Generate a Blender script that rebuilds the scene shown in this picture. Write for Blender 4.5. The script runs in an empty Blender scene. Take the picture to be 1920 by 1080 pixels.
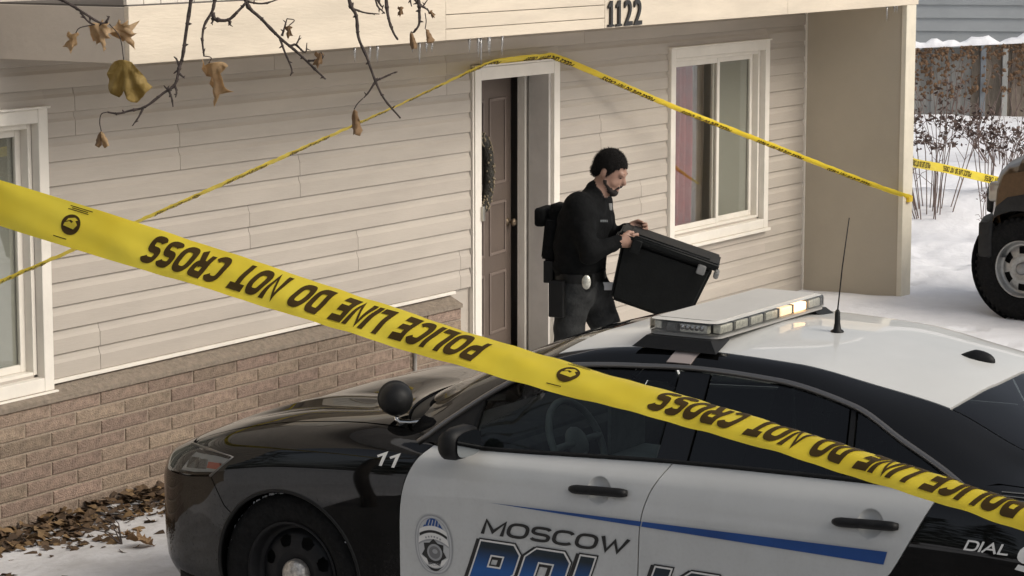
import bpy, bmesh, math, random
import numpy as np
from mathutils import Vector, Matrix
from mathutils.geometry import delaunay_2d_cdt, tessellate_polygon
R = math.radians
random.seed(7); rng = np.random.default_rng(7)
SC = bpy.context.scene
COL = SC.collection

# ------------------------------------------------------------------ camera
CAM_LOC = Vector((-14.770, -9.633, 3.200)); HEAD = R(32.215); TILT = R(8.279)
cd = bpy.data.cameras.new('camera'); cam = bpy.data.objects.new('camera', cd); COL.objects.link(cam)
cam.location = CAM_LOC; cam.rotation_euler = (R(90) - TILT, 0, HEAD - R(90))
cd.lens = 91.875; cd.sensor_width = 36; cd.clip_start = .1; cd.clip_end = 2000
SC.camera = cam
SC.render.resolution_x = 1024; SC.render.resolution_y = 576

# ------------------------------------------------------------------ sky, sun, exposure
SUN_TO = Vector((.10, -.76, .62)).normalized()
sun_el = math.asin(SUN_TO.z); sun_az = math.atan2(SUN_TO.x, SUN_TO.y)
w = bpy.data.worlds.new('World'); SC.world = w; w.use_nodes = True
nt = w.node_tree; nt.nodes.clear()
sky = nt.nodes.new('ShaderNodeTexSky'); sky.sky_type = 'NISHITA'; sky.sun_disc = False
sky.sun_elevation = sun_el; sky.sun_rotation = sun_az
sky.dust_density = 4.0; sky.air_density = 1.0; sky.ozone_density = 1.0
hs = nt.nodes.new('ShaderNodeHueSaturation'); hs.inputs['Saturation'].default_value = .42
bg = nt.nodes.new('ShaderNodeBackground'); bg.inputs['Strength'].default_value = .115
ow = nt.nodes.new('ShaderNodeOutputWorld')
nt.links.new(sky.outputs[0], hs.inputs['Color']); nt.links.new(hs.outputs[0], bg.inputs[0]); nt.links.new(bg.outputs[0], ow.inputs[0])
sl = bpy.data.lights.new('sun', 'SUN'); sl.energy = 1.3; sl.angle = R(28); sl.color = (1.0, .92, .79)
so = bpy.data.objects.new('sun', sl); COL.objects.link(so)
so.rotation_euler = SUN_TO.to_track_quat('Z', 'Y').to_euler(); so.location = (0, 0, 30)
vs = SC.view_settings
vs.view_transform = 'Standard'; vs.look = 'None'; vs.exposure = 0.32; vs.gamma = 1.0; vs.use_curve_mapping = False

# ------------------------------------------------------------------ helpers
def V(*a): return Vector(a)
def tag(o, label=None, cat=None, group=None, kind=None):
    if label: o['label'] = label
    if cat: o['category'] = cat
    if group: o['group'] = group
    if kind: o['kind'] = kind
    return o
def empty(name, loc=(0, 0, 0), rz=0, parent=None):
    o = bpy.data.objects.new(name, None); COL.objects.link(o)
    o.location = loc; o.rotation_euler = (0, 0, rz); o.empty_display_size = .1
    if parent: o.parent = parent
    return o
def mobj(name, verts, faces, mats=None, parent=None, smooth=False, loc=None, mi=None, auto=None):
    me = bpy.data.meshes.new(name)
    me.from_pydata([tuple(v) for v in verts], [], [tuple(f) for f in faces])
    return meobj(name, me, mats, parent, smooth, loc, mi, auto)
def meobj(name, me, mats=None, parent=None, smooth=False, loc=None, mi=None, auto=None):
    if mats is not None:
        for m in (mats if isinstance(mats, (list, tuple)) else [mats]): me.materials.append(m)
    if smooth:
        me.polygons.foreach_set('use_smooth', [True] * len(me.polygons))
        if auto: 
            bm = bmesh.new(); bm.from_mesh(me)
            for e in bm.edges:
                if len(e.link_faces) == 2 and e.calc_face_angle(0) > R(auto): e.smooth = False
            bm.to_mesh(me); bm.free()
    if mi is not None: me.polygons.foreach_set('material_index', list(mi))
    me.update()
    o = bpy.data.objects.new(name, me); COL.objects.link(o)
    if loc is not None: o.location = loc
    if parent: o.parent = parent
    return o
class MB:
    """collects shapes into one mesh"""
    def __init__(s): s.v = []; s.f = []; s.m = []
    def add(s, v, f, m=0):
        b = len(s.v); s.v += [tuple(x) for x in v]; s.f += [tuple(i + b for i in q) for q in f]; s.m += [m] * len(f); return s
    def box(s, lo, hi, m=0):
        (a, b, c), (d, e, g) = lo, hi
        v = [(a,b,c),(d,b,c),(d,e,c),(a,e,c),(a,b,g),(d,b,g),(d,e,g),(a,e,g)]
        return s.add(v, [(0,3,2,1),(4,5,6,7),(0,1,5,4),(1,2,6,5),(2,3,7,6),(3,0,4,7)], m)
    def bbox(s, lo, hi, r=.004, m=0, seg=2):
        bm = bmesh.new(); bmesh.ops.create_cube(bm, size=1)
        c = [(lo[i] + hi[i]) / 2 for i in range(3)]; d = [abs(hi[i] - lo[i]) for i in range(3)]
        for v in bm.verts: v.co = Vector((c[i] + v.co[i] * d[i] for i in range(3)))
        bmesh.ops.bevel(bm, geom=bm.edges[:], offset=r, segments=seg, affect='EDGES', profile=.5)
        return s.bm(bm, m)
    def bm(s, bm, m=0):
        bm.verts.index_update(); s.add([v.co for v in bm.verts], [[v.index for v in f.verts] for f in bm.faces], m); bm.free(); return s
    def tube(s, pts, rad, n=8, m=0, cap=True):
        pts = [Vector(p) for p in pts]; k = len(pts)
        rads = rad if isinstance(rad, (list, tuple)) else [rad] * k
        vs, fs = [], []; prev = None
        for i, p in enumerate(pts):
            t = (pts[min(i+1, k-1)] - pts[max(i-1, 0)])
            if t.length < 1e-9: t = Vector((0, 0, 1))
            t.normalize()
            if prev is None:
                a = t.cross(Vector((0, 0, 1)));
                if a.length < .05: a = t.cross(Vector((1, 0, 0)))
            else: a = prev - t * prev.dot(t)
            a.normalize(); prev = a; b = t.cross(a)
            for j in range(n):
                an = 2 * math.pi * j / n; vs.append(p + (a * math.cos(an) + b * math.sin(an)) * rads[i])
        for i in range(k - 1):
            for j in range(n):
                fs.append((i*n+j, i*n+(j+1) % n, (i+1)*n+(j+1) % n, (i+1)*n+j))
        if cap: fs += [tuple(range(n))[::-1], tuple(range((k-1)*n, k*n))]
        return s.add(vs, fs, m)
    def lathe(s, prof, n=32, m=0, M=None):
        """profile (r,h) about local Z; M places it"""
        vs, fs = [], []; k = len(prof)
        for r, h in prof:
            for j in range(n):
                an = 2 * math.pi * j / n; vs.append(Vector((r * math.cos(an), r * math.sin(an), h)))
        for i in range(k - 1):
            for j in range(n): fs.append((i*n+j, i*n+(j+1) % n, (i+1)*n+(j+1) % n, (i+1)*n+j))
        if M: vs = [M @ v for v in vs]
        return s.add(vs, fs, m)
    def sphere(s, c, r, m=0, seg=16, rings=10, M=None):
        bm = bmesh.new(); bmesh.ops.create_uvsphere(bm, u_segments=seg, v_segments=rings, radius=1)
        rr = r if isinstance(r, (list, tuple)) else (r, r, r)
        for v in bm.verts:
            p = Vector((v.co.x*rr[0], v.co.y*rr[1], v.co.z*rr[2]))
            v.co = (M @ p if M else p) + Vector(c)
        return s.bm(bm, m)
    def prism(s, poly, fn0, fn1, m=0):
        """poly: 2D outline (simple); fn maps 2D->3D for the two faces"""
        n = len(poly); tri = tessellate_polygon([[Vector((p[0], p[1], 0)) for p in poly]])
        vs = [fn0(p) for p in poly] + [fn1(p) for p in poly]
        fs = [tuple(t) for t in tri] + [tuple(i + n for i in t[::-1]) for t in tri]
        fs += [(i, i + n, (i+1) % n + n, (i+1) % n) for i in range(n)]
        return s.add(vs, fs, m)
    def build(s, name, mats, parent=None, smooth=False, loc=None, auto=None, fix=False):
        me = bpy.data.meshes.new(name); me.from_pydata(s.v, [], s.f)
        me.polygons.foreach_set('material_index', s.m)
        if fix:
            bm = bmesh.new(); bm.from_mesh(me); bmesh.ops.recalc_face_normals(bm, faces=bm.faces[:]); bm.to_mesh(me); bm.free()
        return meobj(name, me, mats, parent, smooth, loc, None, auto)
def copy_tree(o, parent=None):
    c = o.copy(); COL.objects.link(c); c.parent = parent
    for ch in [x for x in o.children]: copy_tree(ch, c)
    return c
def pchip(xs, ys, x):
    xs = np.asarray(xs, float); ys = np.asarray(ys, float); x = np.asarray(x, float)
    h = np.diff(xs); d = np.diff(ys) / h; n = len(xs); m = np.zeros(n)
    if n == 2: return ys[0] + d[0] * (x - xs[0])
    for i in range(1, n - 1):
        if d[i-1] * d[i] > 0:
            w1 = 2*h[i] + h[i-1]; w2 = h[i] + 2*h[i-1]; m[i] = (w1 + w2) / (w1/d[i-1] + w2/d[i])
    m[0] = d[0]; m[-1] = d[-1]
    i = np.clip(np.searchsorted(xs, x) - 1, 0, n - 2); t = np.clip((x - xs[i]) / h[i], -.2, 1.2)
    t2 = t*t; t3 = t2*t
    return (2*t3-3*t2+1)*ys[i] + (t3-2*t2+t)*h[i]*m[i] + (-2*t3+3*t2)*ys[i+1] + (t3-t2)*h[i]*m[i+1]
def catmull(pts, n=8):
    pts = [Vector(p) for p in pts]; out = []
    P = [pts[0]*2 - pts[1]] + pts + [pts[-1]*2 - pts[-2]]
    for i in range(1, len(P) - 2):
        for j in range(n):
            t = j / n; a, b, c, d = P[i-1], P[i], P[i+1], P[i+2]
            out.append(.5*((2*b) + (c-a)*t + (2*a-5*b+4*c-d)*t*t + (3*b-a-3*c+d)*t*t*t))
    out.append(pts[-1]); return out
def text_mesh(body, shear=0, offset=0, res=3, spacing=1.0):
    """letters as 2D triangles, origin at left baseline; cap height is about .73"""
    cu = bpy.data.curves.new('lettering', 'FONT'); cu.body = body; cu.shear = shear; cu.offset = offset
    cu.resolution_u = res; cu.space_character = spacing
    ob = bpy.data.objects.new('lettering', cu); COL.objects.link(ob)
    dg = bpy.context.evaluated_depsgraph_get(); me = ob.evaluated_get(dg).to_mesh()
    v = [(p.co.x, p.co.y) for p in me.vertices]; f = [tuple(q.vertices) for q in me.polygons]
    ob.evaluated_get(dg).to_mesh_clear(); bpy.data.objects.remove(ob); bpy.data.curves.remove(cu)
    return v, f
def subdiv2d(v, f, maxlen):
    """split long triangles of 2D lettering so that it can bend"""
    bm = bmesh.new(); vv = [bm.verts.new((a, b, 0)) for a, b in v]
    for q in f:
        try: bm.faces.new([vv[i] for i in q])
        except ValueError: pass
    for _ in range(4):
        es = [e for e in bm.edges if e.calc_length() > maxlen]
        if not es: break
        bmesh.ops.subdivide_edges(bm, edges=es, cuts=1)
    bmesh.ops.triangulate(bm, faces=bm.faces[:])
    bm.verts.index_update()
    r = [(p.co.x, p.co.y) for p in bm.verts], [tuple(p.index for p in q.verts) for q in bm.faces]
    bm.free(); return r

def _sup(cx, cy, a, b, t0, t1, n=14, p=2.8):
    o = []
    for i in range(n+1):
        t = R(t0+(t1-t0)*i/n); c, s = math.cos(t), math.sin(t); o.append((cx+a*math.copysign(abs(c)**(2/p), c), cy+b*math.copysign(abs(s)**(2/p), s)))
    return o
STROKES = {   # letter: (width, strokes) on a unit cap height
    'M': (.95, [[(0, 0), (0, 1), (.475, .15), (.95, 1), (.95, 0)]]), 'O': (.9, [_sup(.45, .5, .45, .5, 90, 450, 28)]), 'C': (.85, [_sup(.45, .5, .45, .5, 35, 325, 24)]),
    'S': (.82, [_sup(.41, .75, .41, .25, 20, 270, 14) + _sup(.41, .25, .41, .25, 90, -160, 14)]), 'W': (1.15, [[(0, 1), (.3, 0), (.575, .85), (.85, 0), (1.15, 1)]]),
    'P': (.78, [[(0, 0), (0, 1)] + [(.40, 1)] + _sup(.45, .72, .33, .28, 90, -90, 10) + [(0, .44)]]), 'L': (.62, [[(0, 1), (0, 0), (.62, 0)]]), 'I': (.0, [[(0, 0), (0, 1)]]),
    'E': (.66, [[(.66, 1), (0, 1), (0, 0), (.66, 0)], [(0, .5), (.55, .5)]]), 'N': (.78, [[(0, 0), (0, 1), (.78, 0), (.78, 1)]]), 'D': (.82, [[(0, 0), (0, 1), (.4, 1)] + _sup(.40, .5, .42, .5, 88, -88, 14) + [(.4, 0), (0, 0)]]),
    'T': (.78, [[(0, 1), (.78, 1)], [(.39, 1), (.39, 0)]]), 'R': (.80, [[(0, 0), (0, 1)] + [(.40, 1)] + _sup(.45, .74, .33, .26, 90, -90, 10) + [(0, .48)], [(.42, .48), (.80, 0)]]), 'A': (.9, [[(0, 0), (.45, 1), (.9, 0)], [(.17, .34), (.73, .34)]]),
    '9': (.72, [_sup(.36, .68, .36, .32, 0, 360, 20), [(.72, .68), (.70, .35), (.55, .08), (.30, 0), (.08, .06)]]), '1': (.3, [[(0, .74), (.3, 1), (.3, 0)]]), ' ': (.35, [])}
def stroke_text(body, th=.16, gap=.26, wx=1.0):
    """bold lettering from strokes of thickness th; returns 2D verts and triangles, cap height 1"""
    V_, F_ = [], []; x = 0
    for ch in body:
        w_, st = STROKES[ch]
        for line in st:
            h = th/2; pts = []
            for p in line:
                q = Vector((x+p[0]*wx, h+p[1]*(1-th)))
                if not pts or (q-pts[-1]).length > 1e-4: pts.append(q)
            closed = (pts[0]-pts[-1]).length < .02
            if closed: pts.pop()
            n = len(pts); base = len(V_)
            for i, p in enumerate(pts):
                a = pts[i-1] if (i or closed) else None; b = pts[(i+1) % n] if (i < n-1 or closed) else None
                e1 = (p-a).normalized() if a is not None else None; e2 = (b-p).normalized() if b is not None else None
                if e1 is None: e1 = e2; p = p - e1*(h if len(pts) < 6 else 0)
                if e2 is None: e2 = e1; p = p + e2*(h if len(pts) < 6 else 0)
                n1 = Vector((-e1.y, e1.x)); n2 = Vector((-e2.y, e2.x)); m = n1+n2; m = m/max(m.length_squared/2, .42)
                V_ += [tuple(p+m*h), tuple(p-m*h)]
            for i in range(n if closed else n-1):
                j = (i+1) % n; F_ += [(base+2*i, base+2*i+1, base+2*j+1), (base+2*i, base+2*j+1, base+2*j)]
        x += w_*wx + gap + (.0 if ch != ' ' else 0)
    return V_, F_

# ------------------------------------------------------------------ materials
MATS = {}
def mat(name, col, rough=.6, metal=0, noise=None, amt=.15, bump=None, rand=0, coat=0, spec=.5, col2=None, stretch=None, trans=0, coords='Object'):
    """procedural surface: base colour, noise variation, per-object variation, bump"""
    if name in MATS: return MATS[name]
    m = bpy.data.materials.new(name); m.use_nodes = True; nt = m.node_tree; b = nt.nodes['Principled BSDF']
    L = nt.links.new; N = nt.nodes.new
    b.inputs['Roughness'].default_value = rough; b.inputs['Metallic'].default_value = metal
    b.inputs['Specular IOR Level'].default_value = spec
    if coat: b.inputs['Coat Weight'].default_value = coat; b.inputs['Coat Roughness'].default_value = .03
    b.inputs['Base Color'].default_value = (*col, 1)
    tc = N('ShaderNodeTexCoord'); src = tc.outputs[coords]
    if stretch:
        mp = N('ShaderNodeMapping'); mp.inputs['Scale'].default_value = stretch; L(src, mp.inputs[0]); src = mp.outputs[0]
    out = None
    if noise:
        n = N('ShaderNodeTexNoise'); n.inputs['Scale'].default_value = noise; n.inputs['Detail'].default_value = 5; n.inputs['Roughness'].default_value = .62
        L(src, n.inputs['Vector'])
        cr = N('ShaderNodeValToRGB'); cr.color_ramp.elements[0].position = .34; cr.color_ramp.elements[1].position = .68
        c2 = col2 if col2 else tuple(min(1, c * (1 + amt)) for c in col); c1 = tuple(c * (1 - amt) for c in col) if not col2 else col
        cr.color_ramp.elements[0].color = (*c1, 1); cr.color_ramp.elements[1].color = (*c2, 1)
        L(n.outputs[0], cr.inputs[0]); out = cr.outputs[0]
    if rand:
        oi = N('ShaderNodeObjectInfo'); mr = N('ShaderNodeMapRange'); mr.inputs['To Min'].default_value = 1 - rand; mr.inputs['To Max'].default_value = 1 + rand
        L(oi.outputs['Random'], mr.inputs['Value']); h = N('ShaderNodeHueSaturation'); L(mr.outputs[0], h.inputs['Value'])
        mr2 = N('ShaderNodeMapRange'); mr2.inputs['To Min'].default_value = .5 + rand*.06; mr2.inputs['To Max'].default_value = .5 - rand*.06
        ad = N('ShaderNodeMath'); ad.operation = 'FRACT'; mu = N('ShaderNodeMath'); mu.operation = 'MULTIPLY'; mu.inputs[1].default_value = 7.31
        L(oi.outputs['Random'], mu.inputs[0]); L(mu.outputs[0], ad.inputs[0]); L(ad.outputs[0], mr2.inputs['Value']); L(mr2.outputs[0], h.inputs['Hue'])
        if out: L(out, h.inputs['Color'])
        else: h.inputs['Color'].default_value = (*col, 1)
        out = h.outputs[0]
    if out: L(out, b.inputs['Base Color'])
    if bump:
        sc, st = bump; n2 = N('ShaderNodeTexNoise'); n2.inputs['Scale'].default_value = sc; n2.inputs['Detail'].default_value = 6
        L(src, n2.inputs['Vector']); bp = N('ShaderNodeBump'); bp.inputs['Strength'].default_value = st; bp.inputs['Distance'].default_value = .02
        L(n2.outputs[0], bp.inputs['Height']); L(bp.outputs[0], b.inputs['Normal'])
    if trans: b.inputs['Transmission Weight'].default_value = trans
    MATS[name] = m; return m
def glass(name, tint=(1, 1, 1), refl=1.0, rough=.0, body=0.0, bodycol=(.5, .5, .5)):
    """thin pane: Fresnel mirror over tinted see-through, optional dusty film"""
    m = bpy.data.materials.new(name); m.use_nodes = True; nt = m.node_tree; nt.nodes.clear(); N = nt.nodes.new; L = nt.links.new
    tr = N('ShaderNodeBsdfTransparent'); tr.inputs[0].default_value = (*tint, 1)
    gl = N('ShaderNodeBsdfGlossy'); gl.inputs['Roughness'].default_value = rough
    fr = N('ShaderNodeFresnel'); fr.inputs[0].default_value = 1.52
    mu = N('ShaderNodeMath'); mu.operation = 'MULTIPLY'; mu.inputs[1].default_value = refl; mu.use_clamp = True
    mx = N('ShaderNodeMixShader'); o = N('ShaderNodeOutputMaterial')
    L(fr.outputs[0], mu.inputs[0]); L(mu.outputs[0], mx.inputs[0])
    base = tr.outputs[0]
    if body:
        df = N('ShaderNodeBsdfDiffuse'); df.inputs[0].default_value = (*bodycol, 1); m2 = N('ShaderNodeMixShader'); m2.inputs[0].default_value = body
        L(tr.outputs[0], m2.inputs[1]); L(df.outputs[0], m2.inputs[2]); base = m2.outputs[0]
    L(base, mx.inputs[1]); L(gl.outputs[0], mx.inputs[2]); L(mx.outputs[0], o.inputs[0])
    MATS[name] = m; return m
def emit(name, col, s):
    m = bpy.data.materials.new(name); m.use_nodes = True; b = m.node_tree.nodes['Principled BSDF']
    b.inputs['Base Color'].default_value = (*col, 1); b.inputs['Emission Color'].default_value = (*col, 1); b.inputs['Emission Strength'].default_value = s
    MATS[name] = m; return m
# ================================================================== SETTING: ground
def hnoise(x, y, s, seed=0):
    return (math.sin(x*s*1.3+seed)+math.sin(y*s*1.7+seed*2.1)+math.sin((x+y)*s*.9+seed*.7)+math.sin((x-y*1.3)*s*2.1+seed*1.9)*.6)/3.6
M_SNOW = mat('snow', (.80, .80, .82), .75, noise=2.6, amt=.06, bump=(11, .6), spec=.3)
def ground_z(x, y):
    z = .012*hnoise(x, y, 2.2) + .010*hnoise(x, y, 5.1, 2)
    if x < 0 and y > -1.6: z -= .11*max(0, min(1, (y+1.6)/1.3))*min(1, -x/1.2)         # dips to the house footing
    # ploughed bank beyond the porch
    dx, dy = x-10.3, y-.8
    z += .34*math.exp(-((dx*.8+dy*.35)**2)/1.3 - ((dy-.25*dx)**2)/9)
    if x > 11: z += .018*(x-11)*(1 if x < 30 else 30-19/(x-11) if False else 1) if x < 34 else .018*23
    if x > 5.3: z += .016*hnoise(x, y, 6.3, 5)+.012*hnoise(x, y, 11.7, 2)+.02*hnoise(x, y, 3.1, 6)
    if x > 8: z += .07*hnoise(x, y, 1.1, 4) + .03*hnoise(x, y, 2.7, 1)
    if 5.4 < x < 9 and -3 < y < 2: z += .02*hnoise(x, y, 3.4, 3)
    for (hx, hy, hr, hd) in ((3.85, -2.05, .10, .10), (3.3, -2.5, .13, .05), (5.9, -.6, .12, .06), (6.6, -.2, .1, .05), (7.4, .1, .12, .06), (7.1, -.6, .1, .05)):
        d2 = ((x-hx)**2+(y-hy)**2)/(hr*hr)
        if d2 < 6: z -= hd*math.exp(-d2) - hd*.3*math.exp(-(math.sqrt(d2)-1.5)**2*3)
    return z
def axis(stops):
    out = []
    for a, b, st in stops: out += list(np.arange(a, b, st))
    out.append(stops[-1][1]); return out
gx = axis([(-900, -100, 100), (-100, -20, 8), (-20, -8, 1.5), (-8, 2.6, .12), (2.6, 8, .07), (8, 14, .12), (14, 40, .5), (40, 100, 6), (100, 900, 100)])
gy = axis([(-900, -100, 100), (-100, -20, 8), (-20, -4, .8), (-4, 2.4, .07), (2.4, 8, .25), (8, 40, 2), (40, 100, 6), (100, 900, 100)])
gv = [(x, y, ground_z(x, y)) for y in gy for x in gx]; nx = len(gx)
gf = [(j*nx+i, j*nx+i+1, (j+1)*nx+i+1, (j+1)*nx+i) for j in range(len(gy)-1) for i in range(nx-1)]
tag(mobj('snow_ground', gv, gf, M_SNOW, smooth=True), kind='structure')
M_ASPH = mat('asphalt_slush', (.045, .043, .042), .8, noise=2.2, col2=(.10, .095, .09), bump=(60, .4))
dv = []; df = []
xs = list(np.linspace(-24, -6.75, 24)); ys = list(np.linspace(-30, -1.9, 40))
for y in ys:
    for i, x in enumerate(xs):
        xx = x + (.12*hnoise(y, 0, 2.3) if i == len(xs)-1 else 0); yy = y + (.1*hnoise(x, 3, 2.1) if y == ys[-1] else 0)
        dv.append((xx, yy, .034 + .004*hnoise(xx, yy, 3)))
n_ = len(xs)
df = [(j*n_+i, j*n_+i+1, (j+1)*n_+i+1, (j+1)*n_+i) for j in range(len(ys)-1) for i in range(n_-1)]
tag(mobj('driveway', dv, df, M_ASPH, smooth=True), kind='structure')

M_SHSNOW = mat('shaded_snow', (.46, .45, .445), .85, noise=3.2, col2=(.62, .615, .62), bump=(14, .7), spec=.2)  # darker snow sheet: shade between house and car put into the colour
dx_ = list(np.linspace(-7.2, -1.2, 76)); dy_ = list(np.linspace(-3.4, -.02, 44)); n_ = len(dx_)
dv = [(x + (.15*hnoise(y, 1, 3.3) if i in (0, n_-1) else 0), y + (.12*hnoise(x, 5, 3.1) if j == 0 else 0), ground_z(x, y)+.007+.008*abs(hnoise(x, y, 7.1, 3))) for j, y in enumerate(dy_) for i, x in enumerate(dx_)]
tag(mobj('shaded_snow', dv, [(j*n_+i, j*n_+i+1, (j+1)*n_+i+1, (j+1)*n_+i) for j in range(len(dy_)-1) for i in range(n_-1)], M_SHSNOW, smooth=True), kind='structure')

# ================================================================== HOUSE
M_SIDE = mat('vinyl_siding', (.50, .43, .365), .55, noise=1.3, amt=.05, bump=(90, .05), rand=.025, stretch=(1, 1, 2.5), coords='Generated')
M_SIDE = mat('vinyl_siding_w', (.405, .36, .308), .55, noise=2.6, amt=.085, bump=(60, .08), rand=.035, stretch=(.35, 1, 2))
M_TRIM = mat('white_trim', (.70, .655, .58), .5, noise=5, amt=.05, bump=(40, .08))
M_FASC = mat('cream_paint', (.60, .52, .41), .6, noise=2.4, amt=.09, bump=(26, .16), stretch=(.5, 1, 3))
M_FASCD = mat('return_paint', (.52, .46, .39), .65, noise=2.4, amt=.05, bump=(26, .12))
M_WING = mat('wing_panel', (.43, .375, .29), .7, noise=1.1, amt=.06, bump=(50, .06))
M_CORNER = mat('corner_board', (.66, .60, .48), .6, noise=6, amt=.06, bump=(30, .1))
M_BRICK = mat('brick', (.235, .172, .128), .9, noise=30, amt=.28, bump=(120, .7), rand=.17)
M_MORT = mat('mortar', (.29, .235, .18), .95, noise=40, amt=.12, bump=(90, .5))
M_DARK = mat('dark_void', (.015, .014, .013), .9)
M_ROOM = mat('room_wall', (.32, .28, .25), .9, noise=1, amt=.1)
M_DOOR = mat('brown_door', (.112, .086, .07), .45, noise=3, amt=.1, bump=(40, .05))
M_DOORM = mat('door_moulding', (.16, .125, .105), .4, noise=4, amt=.1)
M_GREYJ = mat('grey_jamb', (.50, .47, .43), .55, noise=5, amt=.08)
M_METAL = mat('dull_metal', (.45, .43, .38), .35, metal=.9, noise=30, amt=.1)
M_BLACK = mat('black_paint', (.018, .017, .016), .5, noise=20, amt=.2)
M_BRASS = mat('old_brass', (.16, .12, .08), .5, metal=.7, noise=60, amt=.3)
M_WOODG = mat('grey_board', (.42, .38, .33), .8, noise=6, amt=.15, bump=(40, .2), stretch=(1, 1, 6))
G_WIN = glass('window_glass', (.94, .95, .94), .28)
house = empty('house', (0, 0, 0)); tag(house, 'beige vinyl sided house with brick base, white door and house number 1122', 'house')
LAP = .132; Z0 = .648
DOOR = (.075, 1.01, 2.06); WR = (2.72, 4.385, .605, 2.135); WL = (-5.90, -4.235, .60, 2.135)
# sheathing behind the siding, cut round the openings
mb = MB(); T0, T1 = .004, .14
xs_ = [(-9.0, WL[0]+.08, 0, 2.9), (WL[0]+.08, WL[1]-.08, 0, WL[2]+.09), (WL[0]+.08, WL[1]-.08, WL[3]-.08, 2.9), (WL[1]-.08, DOOR[0], 0, 2.9), (DOOR[0], DOOR[1], DOOR[2], 2.9),
       (DOOR[1], WR[0]+.08, 0, 2.9), (WR[0]+.08, WR[1]-.08, 0, WR[2]+.09), (WR[0]+.08, WR[1]-.08, WR[3]-.08, 2.9), (WR[1]-.08, 5.25, 0, 2.9)]
for a, b, c, d in xs_: mb.box((a, T0, c-.3 if c == 0 else c), (b, T1, d))
mb.box((5.13, T1, -.3), (5.25, 8, 2.9)); mb.box((-9, T1, -.3), (-8.86, 8, 2.9)); mb.box((-9, 8, -.3), (5.25, 8.14, 2.9))
mb.build('wall', M_SIDE, house)
mb = MB().box((-8.86, 3.4, 0), (5.13, 3.5, 2.6)).box((1.35, .14, 0), (1.43, 3.4, 2.6)).box((-1.2, .14, 0), (-1.12, 3.4, 2.6)).box((-8.86, .14, 2.6), (5.13, 8, 2.64))
mb.build('interior_wall', M_ROOM, house)
MB().box((-8.86, .14, -.05), (5.13, 8, .04)).build('interior_floor', mat('floor_boards', (.16, .1, .06), .5, noise=5, amt=.2), house)

def side_profile(zlo, zhi, k0, k1):
    """front outline of laps k0..k1 clipped to zlo..zhi: list of (y,z)"""
    pts = []
    for k in range(k0, k1):
        b = Z0 + k*LAP; t = b + LAP
        for (y, z) in ((-.0175, b), (-.0215, b+.004), (-.0210, b+.084), (-.0120, b+.102), (-.0065, t-.002)):
            if zlo - 1e-6 <= z <= zhi + 1e-6: pts.append((y, z))
    if not pts: return None
    if pts[0][1] > zlo + .003: pts.insert(0, (pts[0][0], zlo))
    if pts[-1][1] < zhi - .003: pts.append((pts[-1][0], zhi))
    return pts
def siding_panel(xa, xb, zlo, zhi, k0, k1):
    p = side_profile(zlo, zhi, k0, k1)
    if not p or len(p) < 2 or xb-xa < .02: return
    n = len(p); loc = (xa, 0, zlo); w_ = xb-xa
    v = [(x, y, z-zlo) for x in (0, w_) for (y, z) in p] + [(0, 0, 0), (0, 0, zhi-zlo), (w_, 0, 0), (w_, 0, zhi-zlo)]
    f = [(i, i+1, n+i+1, n+i)[::-1] for i in range(n-1)]
    f += [tuple([2*n] + list(range(n)) + [2*n+1]), tuple([2*n+3] + list(range(2*n-1, n-1, -1)) + [2*n+2]), (0, 2*n, 2*n+2, n), (n-1, 2*n-1, 2*n+3, 2*n+1)]
    mobj('siding_panel', v, f, M_SIDE, house, loc=loc)
seam_sets = {0: -3.825, 1: -1.35, 2: -2.46, 3: -1.955, 4: -3.1, 5: -3.987, 6: -2.2, 7: -1.2}
for r in range(-3, 8):
    k0 = 2*r; zlo = Z0 + k0*LAP; zhi = zlo + 2*LAP
    ints = []
    if zhi <= Z0 + .01: ints = [(DOOR[1]+.08, 5.10)]
    else: ints = [(-9.0, 5.10)]
    for (a, b) in ints:
        segs = [(a, b, zlo, zhi)]
        for W in (WL, WR, (-.035, DOOR[1]+.1, -1, 2.152)):
            new = []
            for (x0, x1, z0, z1) in segs:
                if W[0] >= x1 or W[1] <= x0: new.append((x0, x1, z0, z1)); continue
                if z1 <= W[2]+.01 or z0 >= W[3]-.01: new.append((x0, x1, z0, z1)); continue
                if x0 < W[0]: new.append((x0, W[0]-.004, z0, z1))
                if x1 > W[1]: new.append((W[1]+.004, x1, z0, z1))
                if z0 < W[2]-.03: new.append((W[0]-.004, W[1]+.004, z0, W[2]-.004))
                if z1 > W[3]+.03: new.append((W[0]-.004, W[1]+.004, W[3]+.004, z1))
            segs = new
        for (x0, x1, z0, z1) in segs:
            sm = seam_sets.get(r, -3.0)
            cuts = [x0] + [c for c in (sm-3.66, sm, sm+3.66) if x0+.1 < c < x1-.1] + [x1]
            for i in range(len(cuts)-1):
                siding_panel(cuts[i]+(.0018 if i else 0), cuts[i+1]-(.0018 if i < len(cuts)-2 else 0), z0, z1, k0, k0+2)
# J-channels beside openings and at the corner
for x, zt_ in ((-.03, 2.13), (DOOR[1]+.081, 2.13), (5.088, 2.6)):
    MB().box((x, -.033, .05), (x+.014, -.001, zt_)).build('channel_trim', M_TRIM, house)
MB().bbox((-9, -.035, Z0-.022), (-.245, -.002, Z0-.001), .003).build('starter_strip', M_TRIM, house)
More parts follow.
